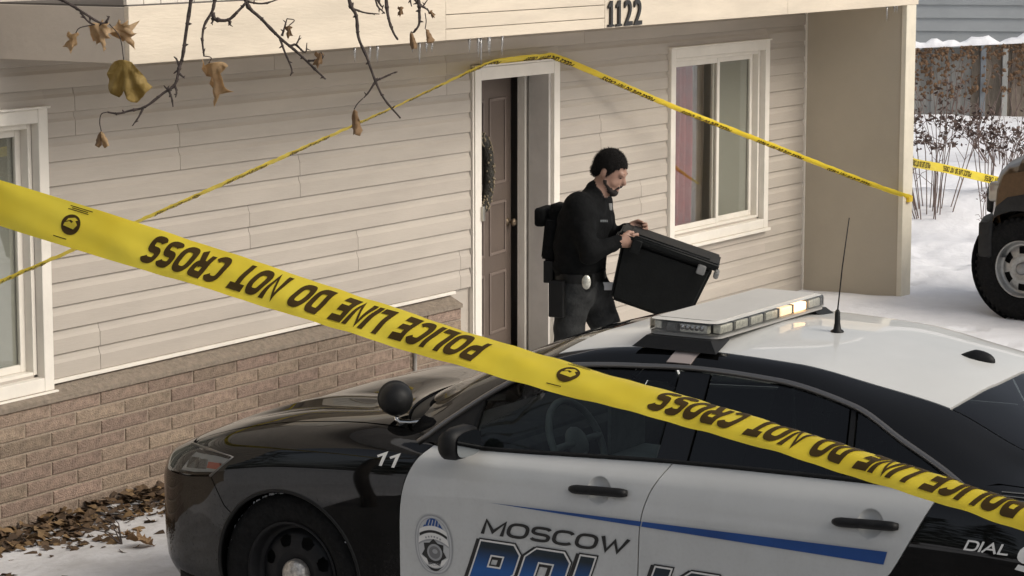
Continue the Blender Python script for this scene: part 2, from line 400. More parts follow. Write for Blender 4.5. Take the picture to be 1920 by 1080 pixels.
# brick base
BX0, BX1, BY = -6.6, -.278, -.10; BL, BH, BJ = .405, .081, .011
MB().box((-9, BY+.0065, -.35), (BX1-.004, .002, .545)).build('mortar_backing', M_MORT, house)
capv = [(-9, BY-.012, .57), (BX1, BY-.012, .57), (BX1, -.004, .622), (-9, -.004, .622), (-9, BY-.012, .546), (BX1, BY-.012, .546), (BX1, -.004, .546), (-9, -.004, .546)]
mobj('brick_cap', capv, [(0,1,2,3),(4,7,6,5),(0,4,5,1),(1,5,6,2),(2,6,7,3),(3,7,4,0)], mat('cap_mortar', (.215, .175, .135), .95, noise=30, amt=.2, bump=(90, .5)), house)
brick_me = {}
def brick_mesh(L):
    key = round(L, 3)
    if key not in brick_me:
        bm = bmesh.new(); bmesh.ops.create_cube(bm, size=1)
        for v in bm.verts: v.co = Vector((v.co.x*L, v.co.y*.03, v.co.z*(BH-BJ)))
        bmesh.ops.bevel(bm, geom=[e for e in bm.edges if all(v.co.y < 0 for v in e.verts)], offset=.005, segments=1, affect='EDGES')
        me = bpy.data.meshes.new('brick'); bm.to_mesh(me); bm.free(); me.materials.append(M_BRICK); brick_me[key] = me
    return brick_me[key]
rb = random.Random(3)
for r in range(9):
    zc = .545 - BH*(r+.5); x = BX1 - (.0 if r % 2 == 0 else 0); first = BL if r % 2 == 0 else BL*.5
    xr = BX1
    while xr > BX0:
        L = first; first = BL
        o = bpy.data.objects.new('brick', brick_mesh(L-BJ)); COL.objects.link(o); o.parent = house
        o.location = (xr - L/2 + (BJ/2 if False else 0), BY+.013 + rb.uniform(-.002, .002), zc + rb.uniform(-.0012, .0012)); o.rotation_euler = (0, rb.uniform(-.002, .002), rb.uniform(-.004, .004))
        xr -= L
# door frame, door
mb = MB(); y0 = -.042
mb.bbox((-.012, y0, .03), (.068, .10, 2.135), .004).bbox((1.015, y0, .03), (1.09, .10, 2.135), .004).bbox((.0685, y0+.002, 2.045), (1.0145, .10, 2.132), .004)
fr = mb.build('door_frame', M_TRIM, house)
MB().bbox((-.03, -.05, 2.1355), (1.105, .0, 2.15), .003).build('drip_cap', M_TRIM, fr)
MB().box((.985, -.012, .05), (1.0145, .155, 2.044)).build('side_jamb', M_GREYJ, fr)
MB().box((.965, .175, .05), (1.0145, .235, 2.06)).build('door_stop', M_TRIM, fr)
MB().box((.0685, -.012, .05), (.085, .235, 2.044)).build('side_jamb', M_GREYJ, fr)
MB().bbox((.02, -.16, -.02), (1.08, .2, .05), .006).build('threshold', mat('concrete', (.36, .34, .31), .9, noise=12, amt=.12, bump=(80, .3)), fr)
MB().bbox((.052, -.062, 1.09), (.082, -.043, 1.19), .004).build('latch_plate', M_METAL, fr)
door = empty('door', (.088, .15, .05), R(9), house)
def dpart(name, lo, hi, m, r=.003): return MB().bbox(lo, hi, r).build(name, m, door)
dpart('door_slab', (0, 0, .01), (.885, .044, 1.985), M_DOOR)
for (a, b, c, d) in ((.11, .40, 1.22, 1.83), (.49, .78, 1.22, 1.83), (.11, .40, .72, 1.10), (.49, .78, .72, 1.10), (.11, .40, .16, .60), (.49, .78, .16, .60)):
    mb = MB(); q = .022
    mb.bbox((a, -.010, c), (a+q, -.0005, d), .004).bbox((b-q, -.010, c), (b, -.0005, d), .004).bbox((a+q, -.0095, c), (b-q, -.0005, c+q), .004).bbox((a+q, -.0095, d-q), (b-q, -.0005, d), .004)
    mb.build('panel_moulding', M_DOORM, door)
mb = MB().lathe([(0, -.065), (.02, -.063), (.028, -.05), (.022, -.036), (.010, -.03), (.010, -.008), (.03, -.006), (.03, -.001)], 20, 0, Matrix.Translation((.82, 0, .93)) @ Matrix.Rotation(R(-90), 4, 'X'))
mb.build('door_knob', M_BRASS, door, smooth=True)
# beaded wreath on the door
wr = empty('door_wreath', (.33, .165, 1.38)); tag(wr, 'dark beaded wreath with pale dots hanging on the brown entry door', 'wreath')
mb = MB(); ring = []
for i in range(41):
    a = 2*math.pi*i/40; ring.append((.115*math.cos(a), -.022, .25*math.sin(a)))
mb.tube(ring, .038, 8, cap=False); mb.build('wreath_ring', mat('dark_leaf_ring', (.03, .027, .02), .8, noise=30, amt=.4, bump=(60, .8)), wr, smooth=True)
mb = MB(); rr = random.Random(5)
for i in range(150):
    a = rr.uniform(0, 6.283); b = rr.uniform(-1.5, 1.5); rad = .04
    mb.sphere(((.115+rad*math.sin(b))*math.cos(a), -.022-rad*math.cos(b), (.25+rad*math.sin(b))*math.sin(a)), rr.uniform(.006, .010), 0, 6, 4)
mb.build('bead', mat('pale_bead', (.20, .16, .10), .4), wr, smooth=True)['kind'] = 'stuff'

# windows
def make_window(W, mull, label, screen_right):
    x0, x1, z0, z1 = W
    wn = empty('window', (0, 0, 0), 0, house)
    q = .075; y0 = -.048
    def bar(name, lo, hi, m=M_TRIM, r=.004, par=wn): return MB().bbox(lo, hi, r).build(name, m, par)
    mb = MB()
    mb.bbox((x0, y0, z0), (x0+q, .05, z1), .004).bbox((x1-q, y0, z0), (x1, .05, z1), .004)
    mb.bbox((x0+q, y0+.001, z1-q), (x1-q, .05, z1-.001), .004).bbox((x0+q, y0+.001, z0+.001), (x1-q, .05, z0+q), .004)
    fr = mb.build('frame', M_TRIM, wn)
    bar('head_cap', (x0-.012, y0-.012, z1+.0005), (x1+.012, 0, z1+.014), M_TRIM, .003)
    bar('sill', (x0-.012, y0-.022, z0-.026), (x1+.012, 0, z0-.0005), M_TRIM, .004)
    a, b, c, d = x0+q, x1-q, z0+q, z1-q
    # inner track
    g = .032
    mb = MB(); ya, yb = .004, .10
    mb.bbox((a, ya, c), (a+g, yb, d), .003).bbox((b-g, ya, c), (b, yb, d), .003).bbox((a+g, ya+.001, d-g), (b-g, yb, d-.001), .003).bbox((a+g, ya+.001, c+.001), (b-g, yb, c+g), .003)
    mb.build('inner_track', M_TRIM, wn)
    a += g; b -= g; c += g; d -= g; s = .042
    for (p, r_, yy, nm) in ((a, mull+.03, .026, 0), (mull-.03, b, .056, 1)):
        mb = MB()
        mb.bbox((p, yy, c), (p+s, yy+.022, d), .003).bbox((r_-s, yy, c), (r_, yy+.022, d), .003).bbox((p+s, yy+.001, d-s), (r_-s, yy+.021, d-.001), .003).bbox((p+s, yy+.001, c+.001), (r_-s, yy+.021, c+s), .003)
        sash = mb.build('sash', M_TRIM, wn)
        MB().box((p+s-.004, yy+.009, c+s-.004), (r_-s+.004, yy+.013, d-s+.004)).build('pane', G_WIN, sash)
        if nm == screen_right:
            MB().box((p+s-.004, yy+.030, c+s-.004), (r_-s+.004, yy+.033, d-s+.004)).build('insect_screen', M_SCREEN, sash)
    return wn
M_SCREEN = mat('grey_blind', (.30, .29, .245), .9, noise=160, amt=.2)
make_window(WR, 3.62, '', 1)
make_window(WL, -5.07, '', 1)
# curtains
def curtain(x0, x1, z0, z1, y, m, label, amp=.025, waves=9, split=None):
    n = 90; v = []; f = []
    for j in range(9):
        for i in range(n+1):
            t = i/n; zz = z0+(z1-z0)*j/8
            v.append((x0+(x1-x0)*t + .008*math.sin(j*.9+t*5), y + amp*math.sin(t*waves*6.283+.4*math.sin(j*.7)) + .3*amp*math.sin(t*23+j*.3), zz))
    for j in range(8):
        for i in range(n): f.append((j*(n+1)+i, j*(n+1)+i+1, (j+1)*(n+1)+i+1, (j+1)*(n+1)+i))
    o = mobj('curtain', v, f, m, smooth=True); tag(o, label, 'curtain'); return o
curtain(2.78, 3.37, .5, 2.16, .135, mat('red_cloth', (.26, .045, .032), .8, noise=6, amt=.25), 'dark red gathered curtain behind the left pane of the window right of the door', .022, 6)
curtain(3.36, 3.62, .5, 2.16, .165, mat('brown_cloth', (.16, .12, .09), .8, noise=6, amt=.2), 'narrow brown curtain panel beside the dark red curtain in the right hand window', .018, 3)
curtain(-5.86, -4.30, .5, 2.16, .16, mat('grey_cloth', (.34, .33, .30), .85, noise=3, amt=.12), 'pale grey curtain behind the glass of the leftmost window', .022, 14)
# overhang: soffit, fascia boards, return, upper wall
FZ0, FZ1, FY = 2.413, 2.706, -.93; FXL, FXR = -4.588, 5.325
MB().box((FXL+.03, FY+.03, FZ0+.05), (FXR-.03, -.03, FZ0+.07)).build('soffit', M_FASC, house)
def board(x0, x1, z0, z1, y=FY, m=M_FASC, name='fascia_board', r=.003): return MB().bbox((x0, y, z0), (x1, y+.03, z1), r).build(name, m, house)
board(FXL, -1.70, FZ0, FZ1)
for (a, b) in ((FZ0, 2.478), (2.482, 2.564), (2.568, FZ1)): board(-1.697, .19, a, b, FY+.001)
board(.193, 2.9, FZ0, FZ1); board(2.903, FXR, FZ0, FZ1)
MB().bbox((FXL, FY+.031, FZ0+.004), (FXL+.03, -.026, FZ1-.004), .003).build('return_board', M_FASCD, house)
MB().bbox((FXR-.03, FY+.031, FZ0+.004), (FXR, .3, FZ1-.004), .003).build('return_board', M_FASCD, house)
MB().box((FXL+.02, FY+.016, FZ1-.006), (FXR-.02, 8, FZ1+.006)).build('deck_edge', mat('dark_flashing', (.10, .09, .08), .6), house)
x = FXL + .014; rb = random.Random(9)
while x < FXR - .05:
    w_ = .135; x1 = min(x + w_ - .005, FXR - .014)
    MB().bbox((x, FY+.022 + rb.uniform(0, .003), FZ1+.007), (x1, FY+.045, FZ1+.42), .002).build('deck_panel_board', mat('pale_board', (.62, .57, .49), .75, noise=5, amt=.1, bump=(30, .15), rand=.06), house)
    x += w_
MB().bbox((FXL, FY, FZ1+.421), (FXR, FY+.11, FZ1+.47), .006).build('deck_rail_cap', M_FASC, house)
MB().box((-9, .0, 2.91), (5.25, .14, 5.3)).box((5.11, .14, 2.91), (5.25, 8.14, 5.3)).box((-9, .14, 2.91), (-8.86, 8.14, 5.3)).box((-8.86, 8, 2.91), (5.11, 8.14, 5.3)).build('upper_wall', M_SIDE, house)
mobj('roof', [(-9.5,-.6,5.2),(5.8,-.6,5.2),(5.8,4.07,6.9),(-9.5,4.07,6.9),(-9.5,8.8,5.2),(5.8,8.8,5.2),(-9.5,-.6,5.05),(5.8,-.6,5.05),(5.8,8.8,5.05),(-9.5,8.8,5.05)],
     [(0,1,2,3),(3,2,5,4),(6,9,8,7),(0,6,7,1),(1,7,8,5,2),(4,5,8,9),(0,3,4,9,6)], M_SNOW, house)
# wing wall at the end of the porch
MB().box((5.102, -.885, -.1), (5.27, -.003, FZ0+.04)).build('wing_wall', M_WING, house)
MB().bbox((5.094, -.93, -.1), (5.285, -.886, FZ0-.001), .004).build('corner_board', M_CORNER, house)
MB().bbox((5.092, -.032, -.1), (5.1015, -.001, FZ0), .002).build('inside_corner_trim', M_TRIM, house)
# house number
hn = empty('house_number', (.215, FY-.004, 2.421), 0, house)
def digit(ch, x, wscale=.22, h=.172):
    v, f = text_mesh(ch, offset=.012, res=4)
    xs = [p[0] for p in v]; ys = [p[1] for p in v]; xa, xb = min(xs), max(xs); ya, yb = min(ys), max(ys)
    W = .105 if ch != '1' else .075
    if ch == '1':       # slab-footed figure one
        poly = [(.0, 0), (1, 0), (1, .09), (.74, .09), (.74, 1), (.45, 1), (.0, .80), (.0, .70), (.36, .78), (.36, .09), (0, .09)]
        mb = MB().prism(poly, lambda p: (x+p[0]*W, -.012, p[1]*h), lambda p: (x+p[0]*W, .0, p[1]*h))
    else:
        mb = MB(); vv = [((p[0]-xa)/(xb-xa)*W+x, -.012, (p[1]-ya)/(yb-ya)*h) for p in v]; mb.add(vv, f)
        mb.add([(a, 0, c) for a, b, c in vv], [q[::-1] for q in f])
        ed = {}
        for q in f:
            for i in range(len(q)):
                e = (q[i], q[(i+1) % len(q)]); ed[e] = ed.get(e, 0) + 1
        n = len(vv); b = len(mb.v) - 2*n
        for (i, j) in ed:
            if (j, i) not in ed: mb.f.append((b+i, b+i+n, b+j+n, b+j)); mb.m.append(0)
    return mb.build('digit', M_BLACK, hn, fix=True)
for ch, x in (('1', .0), ('1', .105), ('2', .215), ('2', .345)): digit(ch, x)
# hose tap on the brick
tap = empty('outdoor_tap', (-.851, BY-.002, .35)); tag(tap, 'small brass garden tap with pipe on the brick base beside the door', 'tap')
mb = MB().tube([(0, 0, 0), (0, -.05, 0), (0, -.085, -.012), (0, -.10, -.04)], .014, 10)
mb.build('spout', M_BRASS, tap, smooth=True)
MB().lathe([(.0, 0), (.032, .002), (.034, .012), (.0, .015)], 14, 0, Matrix.Translation((0, -.055, .045))).build('tap_handle', M_BRASS, tap, smooth=True)
MB().tube([(0, -.055, 0), (0, -.055, .045)], .008, 8).build('stem', M_BRASS, tap)
MB().tube([(0, -.012, -.03), (0, -.012, -.5)], .012, 8).build('pipe', mat('grey_pipe', (.3, .28, .25), .6), tap)
# icicles under the fascia
M_ICE = glass('ice', (.93, .95, .96), 2.4, .05, .16, (.85, .85, .85))
ri = random.Random(11)
for i, x in enumerate((-2.62, -2.47, -2.40, -2.05, -1.96, -1.90, -1.83, -1.42, -1.33, -1.29, -1.22, -1.20, -1.06, 4.72, 4.86, 4.93)):
    L = ri.uniform(.05, .13) * (1.35 if i in (8, 9, 10) else 1)
    me = MB().tube([(0, 0, 0), (ri.uniform(-.002, .002), 0, -L*.4), (ri.uniform(-.003, .003), 0, -L*.75), (0, 0, -L)], [.009, .0065, .0035, .0008], 7)
    o = me.build('icicle', M_ICE, None, smooth=True, loc=(x, FY+ri.uniform(.004, .022), FZ0+.001))
    tag(o, 'thin clear icicle hanging from the cream fascia board %s' % ('near the porch wing wall' if x > 0 else 'above and left of the door'), 'icicle', 'icicles under the right end of the fascia' if x > 0 else 'icicles under the fascia left of the door')
# ================================================================== POLICE CAR
# body = one smooth surface P(u, s): u metres back from the nose, s = station up the side (0 sill .. 5 belt .. 8 roof edge .. 10 centre line)
TU = {}
def tab(k, v, z): TU[k] = (v, z)
PLAN = [(0, .40), (.05, .53), (.1, .63), (.15, .72), (.2, .795), (.25, .85), (.3, .893), (.4, .945), (.5, .97), (.7, 1), (4.3, 1), (4.7, .97), (4.95, .90), (5.08, .80), (5.15, .62)]
tab(0, [(0, .86), (5.15, .86)], [(0, .26), (.3, .23), (.7, .21), (1.6, .20), (3.5, .20), (4.4, .24), (5.15, .34)])
tab(1, [(0, .935), (5.15, .93)], [(0, .35), (.5, .32), (1.5, .30), (3.5, .30), (5.15, .42)])
tab(2, [(0, .955), (1, .955), (2.5, .945), (3.9, .958), (5.15, .95)], [(0, .49), (1, .55), (4, .57), (5.15, .6)])
tab(3, [(0, .955), (1, .965), (2.5, .968), (3.9, .968), (5.15, .95)], [(0, .62), (.3, .70), (.6, .755), (1, .79), (1.6, .812), (4, .84), (5.15, .82)])
tab(4, [(0, .93), (.6, .935), (1, .945), (2, .952), (4, .945), (5.15, .92)], [(0, .66), (.3, .77), (.6, .855), (1, .915), (1.6, .945), (3, .975), (4, .99), (5.15, .90)])
tab(5, [(0, .88), (.6, .875), (1.2, .88), (1.8, .90), (4, .893), (5.15, .85)], [(0, .69), (.2, .78), (.39, .85), (.6, .915), (.75, .95), (1.0, .99), (1.4, 1.018), (1.75, 1.016), (1.96, 1.02), (2.5, 1.047), (2.87, 1.066), (3.44, 1.08), (4, 1.087), (4.5, 1.085), (5, 1.04), (5.15, .93)])
tab(6, [(0, .76), (1.2, .77), (1.45, .79), (1.65, .835), (1.8, .86), (2.1, .845), (2.6, .83), (3, .825), (3.6, .82), (4.0, .815), (4.4, .79), (5.15, .70)],
    [(0, .705), (.2, .80), (.39, .875), (.6, .945), (.75, .985), (1.0, 1.03), (1.4, 1.062), (1.6, 1.066), (1.8, 1.085), (2.0, 1.115), (2.3, 1.155), (3, 1.195), (3.6, 1.185), (4.0, 1.15), (4.4, 1.11), (5, 1.06), (5.15, .94)])
tab(7, [(0, .58), (1.2, .60), (1.45, .70), (1.6, .765), (1.8, .755), (2.0, .735), (2.2, .712), (2.4, .695), (2.9, .69), (3.3, .692), (3.6, .695), (3.9, .705), (4.2, .70), (4.5, .66), (5.15, .55)],
    [(0, .715), (.2, .815), (.39, .895), (.6, .965), (1.0, 1.055), (1.4, 1.085), (1.6, 1.10), (1.8, 1.19), (2.0, 1.28), (2.2, 1.355), (2.4, 1.387), (2.9, 1.407), (3.3, 1.392), (3.6, 1.345), (3.9, 1.267), (4.2, 1.17), (4.5, 1.105), (5, 1.075), (5.15, .95)])
tab(8, [(0, .40), (1.2, .42), (1.45, .60), (1.6, .70), (1.8, .69), (2.0, .668), (2.2, .64), (2.53, .612), (2.78, .605), (3.25, .60), (3.59, .59), (3.884, .58), (4.2, .61), (4.5, .56), (5.15, .45)],
    [(0, .72), (.2, .825), (.39, .905), (.6, .975), (1, 1.075), (1.4, 1.10), (1.6, 1.135), (1.8, 1.235), (2.0, 1.32), (2.2, 1.397), (2.53, 1.45), (2.78, 1.463), (3.25, 1.447), (3.59, 1.392), (3.884, 1.331), (4.2, 1.21), (4.5, 1.125), (5, 1.085), (5.15, .955)])
tab(9, [(0, .2), (1.2, .21), (1.45, .35), (1.6, .42), (1.8, .41), (2.0, .38), (2.2, .35), (2.53, .32), (2.78, .3), (3.25, .3), (3.884, .3), (4.2, .35), (4.5, .33), (5.15, .22)],
    [(0, .725), (.2, .832), (.39, .912), (.6, .982), (1, 1.083), (1.36, 1.112), (1.6, 1.205), (1.8, 1.30), (2.0, 1.387), (2.2, 1.453), (2.53, 1.483), (2.78, 1.490), (3.25, 1.478), (3.59, 1.438), (3.884, 1.385), (4.2, 1.255), (4.5, 1.14), (5, 1.092), (5.15, .96)])
tab(10, [(0, 0), (5.15, 0)],
    [(0, .725), (.2, .835), (.39, .915), (.6, .985), (1, 1.088), (1.36, 1.118), (1.6, 1.225), (1.8, 1.322), (2.0, 1.405), (2.2, 1.458), (2.53, 1.496), (2.78, 1.502), (3.25, 1.491), (3.59, 1.452), (3.884, 1.403), (4.2, 1.27), (4.5, 1.147), (5, 1.095), (5.15, .962)])
DENTS = [(2.575, .932, .052, .024), (3.735, .945, .052, .024)]
CACHE = {}
def _slopes(Y):
    d = np.diff(Y, axis=0); m = np.zeros_like(Y); a, b = d[:-1], d[1:]
    with np.errstate(all='ignore'): h = np.where(a*b > 0, 2*a*b/(a+b), 0.)
    m[1:-1] = h; m[0] = d[0]; m[-1] = d[-1]; return m
def car_P(u, s, dent=True):
    u = np.atleast_1d(np.asarray(u, float)); s = np.clip(np.atleast_1d(np.asarray(s, float)), 0, 10)
    if 'g' not in CACHE:
        g = np.linspace(-.01, 5.16, 1400); pl = pchip(*zip(*PLAN), g)
        CACHE['g'] = g; CACHE['v'] = [pchip(*zip(*TU[k][0]), g)*pl for k in range(11)]; CACHE['z'] = [pchip(*zip(*TU[k][1]), g) for k in range(11)]
    Yv = np.array([np.interp(u, CACHE['g'], q) for q in CACHE['v']]); Yz = np.array([np.interp(u, CACHE['g'], q) for q in CACHE['z']])
    out = []
    i = np.clip(np.floor(s).astype(int), 0, 9); t = s - i; j = np.arange(len(u)); t2, t3 = t*t, t**3
    for Y in (Yv, Yz):
        m = _slopes(Y)
        out.append((2*t3-3*t2+1)*Y[i, j] + (t3-2*t2+t)*m[i, j] + (-2*t3+3*t2)*Y[i+1, j] + (t3-t2)*m[i+1, j])
    v, z = out
    # hood: raised centre with two soft ridges
    hm = np.clip((u-.45)/.3, 0, 1)*np.clip((1.42-u)/.2, 0, 1)*(s > 5)
    z = z + hm*(.014*np.exp(-((v-.50)/.05)**2) - .010*np.exp(-((v-.60)/.06)**2))
    if dent:
        for (du, dz, dr, dd) in DENTS:
            q = ((u-du)**2 + (z-dz)**2)/dr**2
            v = v - np.where((s > 2.5) & (s < 5), dd*np.clip(1-q, 0, 1)**.8, 0)
    return v, z
def car_s(u, z=None, v=None, lo=.0, hi=10.):
    a = np.full(np.shape(u), lo, float); b = np.full(np.shape(u), hi, float)
    for _ in range(26):
        m = (a+b)/2; vv, zz = car_P(u, m, False)
        up = (zz < z) if z is not None else (vv > v)
        a = np.where(up, m, a); b = np.where(up, b, m)
    return (a+b)/2
def resample(pts, st):
    out = []
    for (a, b) in zip(pts[:-1], pts[1:]):
        n = max(1, int(math.hypot(b[0]-a[0], b[1]-a[1])/st))
        for i in range(n): out.append((a[0]+(b[0]-a[0])*i/n, a[1]+(b[1]-a[1])*i/n))
    out.append(pts[-1]); return out
def uz(pts, curve=False, lo=0., hi=8.2):
    """side-view (u,z) line -> (u,s)"""
    if curve: pts = [(p.x, p.y) for p in catmull([(a, b, 0) for a, b in pts], 8)]
    pts = resample(pts, .02); u = np.array([p[0] for p in pts]); z = np.array([p[1] for p in pts])
    return list(zip(u, car_s(u, z=z, lo=lo, hi=hi)))
def us(pts, curve=False):
    if curve: pts = [(p.x, p.y) for p in catmull([(a, b, 0) for a, b in pts], 8)]
    return [(u, s_/5) for u, s_ in resample([(u, s*5) for u, s in [(a, b/5*1.0) for a, b in pts]], .08)] if False else [(u, q*8) for u, q in resample([(u, s/8) for u, s in pts], .02)]
def car_n(u, s, side=-1):
    e = 2e-3; v1, z1 = car_P(u+e, s); v0, z0 = car_P(u-e, s); va, za = car_P(u, np.minimum(s+.02, 10)); vb, zb = car_P(u, np.maximum(s-.02, 0))
    du = np.stack([side*(v1-v0), np.full_like(v1, -2*e), z1-z0], 1); ds = np.stack([side*(va-vb), np.zeros_like(va), za-zb], 1)
    n = np.cross(du, ds); n /= np.maximum(np.linalg.norm(n, axis=1), 1e-9)[:, None]
    v, z = car_P(u, s); ref = np.stack([side*(v+.05), np.zeros_like(v), z-.5], 1)
    sg = np.sign((n*ref).sum(1)); sg[sg == 0] = 1
    # on the centre line the normal has no sideways lean
    n = n*sg[:, None]; n[s > 9.98, 0] = 0; return n/np.maximum(np.linalg.norm(n, axis=1), 1e-9)[:, None]
def inside(poly, pts):
    x, y = pts[:, 0], pts[:, 1]; r = np.zeros(len(pts), bool); n = len(poly)
    for i in range(n):
        x1, y1 = poly[i]; x2, y2 = poly[(i+1) % n]
        c = (y1 > y) != (y2 > y)
        with np.errstate(all='ignore'): r ^= c & (x < (x2-x1)*(y-y1)/(y2-y1+1e-30)+x1)
    return r
def seg_dist(poly, pts):
    d = np.full(len(pts), 9.)
    P = np.asarray(poly); Q = np.roll(P, -1, 0)
    for a, b in zip(P, Q):
        ab = b-a; t = np.clip(((pts-a)@ab)/max(ab@ab, 1e-12), 0, 1); d = np.minimum(d, np.linalg.norm(pts-(a+t[:, None]*ab), axis=1))
    return d
SS = .13   # metres per station, for an even mesh
def tri_poly(poly, gu=.035, gs=.035, extra=None):
    P = []; 
    for u, s in poly:
        q = (u, s*SS)
        if not P or math.hypot(q[0]-P[-1][0], q[1]-P[-1][1]) > 1e-4: P.append(q)
    if math.hypot(P[0][0]-P[-1][0], P[0][1]-P[-1][1]) < 1e-4: P.pop()
    A = np.array(P); lo, hi = A.min(0), A.max(0)
    G = np.array([(x, y) for x in np.arange(lo[0]+gu/2, hi[0], gu) for y in np.arange(lo[1]+gs/2, hi[1], gs)] or [(9, 9)])
    if extra is not None:
        e = np.array([(u, s*SS) for u, s in extra]); G = np.vstack([G, e])
    G = G[inside(P, G)]
    if len(G): G = G[seg_dist(P, G) > .012]
    n = len(P); vs = [Vector(p) for p in P] + [Vector(tuple(g)) for g in G]
    r = delaunay_2d_cdt(vs, [(i, (i+1) % n) for i in range(n)], [tuple(range(n))], 1, 1e-5)
    V2 = np.array([(p.x, p.y/SS) for p in r[0]]); T = [tuple(f) for f in r[2]]
    C = np.array([V2[list(f)].mean(0)*np.array([1, SS]) for f in T]); keep = inside(P, C)
    return V2, [t for t, k in zip(T, keep) if k]
def car_panel(name, poly, m, parent, side=-1, gap=.0028, depth=.018, off=0., both=False, extra=None, gu=.035, flange=True):
    V2, T = tri_poly(poly, gu, gu, extra)
    allv, allf, alln = [], [], []
    # boundary
    ec = {}
    for t in T:
        for i in range(3): e = (t[i], t[(i+1) % 3]); ec[e] = 1
    bd = [e for e in ec if (e[1], e[0]) not in ec]
    for sd in ((-1, 1) if both else (side,)):
        u, s = V2[:, 0], V2[:, 1]; v, z = car_P(u, s); n = car_n(u, s, sd)
        P = np.stack([sd*v, -u, z], 1)
        tri = np.array(T); fn = np.cross(P[tri[:, 1]]-P[tri[:, 0]], P[tri[:, 2]]-P[tri[:, 0]])
        flip = (fn*n[tri].mean(1)).sum() < 0
        # pull the border in for the shut line
        mv = np.zeros_like(P)
        for a, b in bd:
            if both and s[a] > 9.99 and s[b] > 9.99: continue
            t = P[b]-P[a]; nn = n[a]+n[b]; w = np.cross(nn, t); w /= max(np.linalg.norm(w), 1e-9)
            if flip: w = -w
            mv[a] += w; mv[b] += w
        ln = np.linalg.norm(mv, axis=1); k = ln > 1e-6; mv[k] = mv[k]/ln[k][:, None]*gap
        Q = P + mv + n*off
        b0 = len(allv); allv += [tuple(q) for q in Q]; alln += [tuple(q) for q in n]
        allf += [tuple(b0+i for i in (t[::-1] if flip else t)) for t in T]
        if flange:
            for a, b in bd:
                if both and s[a] > 9.99 and s[b] > 9.99: continue
                c = len(allv); nm = (n[a]+n[b])/2
                q = [Q[a], Q[b], Q[b]-nm*depth, Q[a]-nm*depth]; allv += [tuple(x) for x in q]
                fl = np.cross(np.array(q[1])-q[0], np.array(q[2])-q[0]); fl = fl/max(np.linalg.norm(fl), 1e-9); 
                if (fl*mv[a]).sum() > 0: idx = (c, c+3, c+2, c+1); fl = -fl
                else: idx = (c, c+1, c+2, c+3)
                alln += [tuple(fl)]*4; allf.append(idx)
    me = bpy.data.meshes.new(name); me.from_pydata(allv, [], allf); me.polygons.foreach_set('use_smooth', [True]*len(allf))
    me.materials.append(m); me.update()
    try: me.normals_split_custom_set_from_vertices(alln)
    except Exception as ex: print('normals', ex)
    o = bpy.data.objects.new(name, me); COL.objects.link(o); o.parent = parent; return o
def car_pt(u, z, off=0., side=-1, lo=0., hi=8.2):
    u = np.atleast_1d(u); s = car_s(u, z=np.atleast_1d(z), lo=lo, hi=hi); v, zz = car_P(u, s, False); n = car_n(u, s, side)
    return np.stack([side*v, -u, zz], 1) + n*off
def decal(name, v2, f, m, parent, off=.003):
    """flat print: 2D (u,z) triangles laid on the side of the car"""
    a = np.array(v2); P = car_pt(a[:, 0], a[:, 1], off)
    f2 = []
    for q in f:
        p = [Vector(P[i]) for i in q[:3]]; nn = (p[1]-p[0]).cross(p[2]-p[0]); f2.append(tuple(q) if nn.x < 0 else tuple(q)[::-1])
    return mobj(name, P, f2, m, parent)
def poly_tri(polys):
    """outline, holes -> verts, tris"""
    flat = [p for q in polys for p in q]; t = tessellate_polygon([[Vector((p[0], p[1], 0)) for p in q] for q in polys])
    return flat, [tuple(x) for x in t]

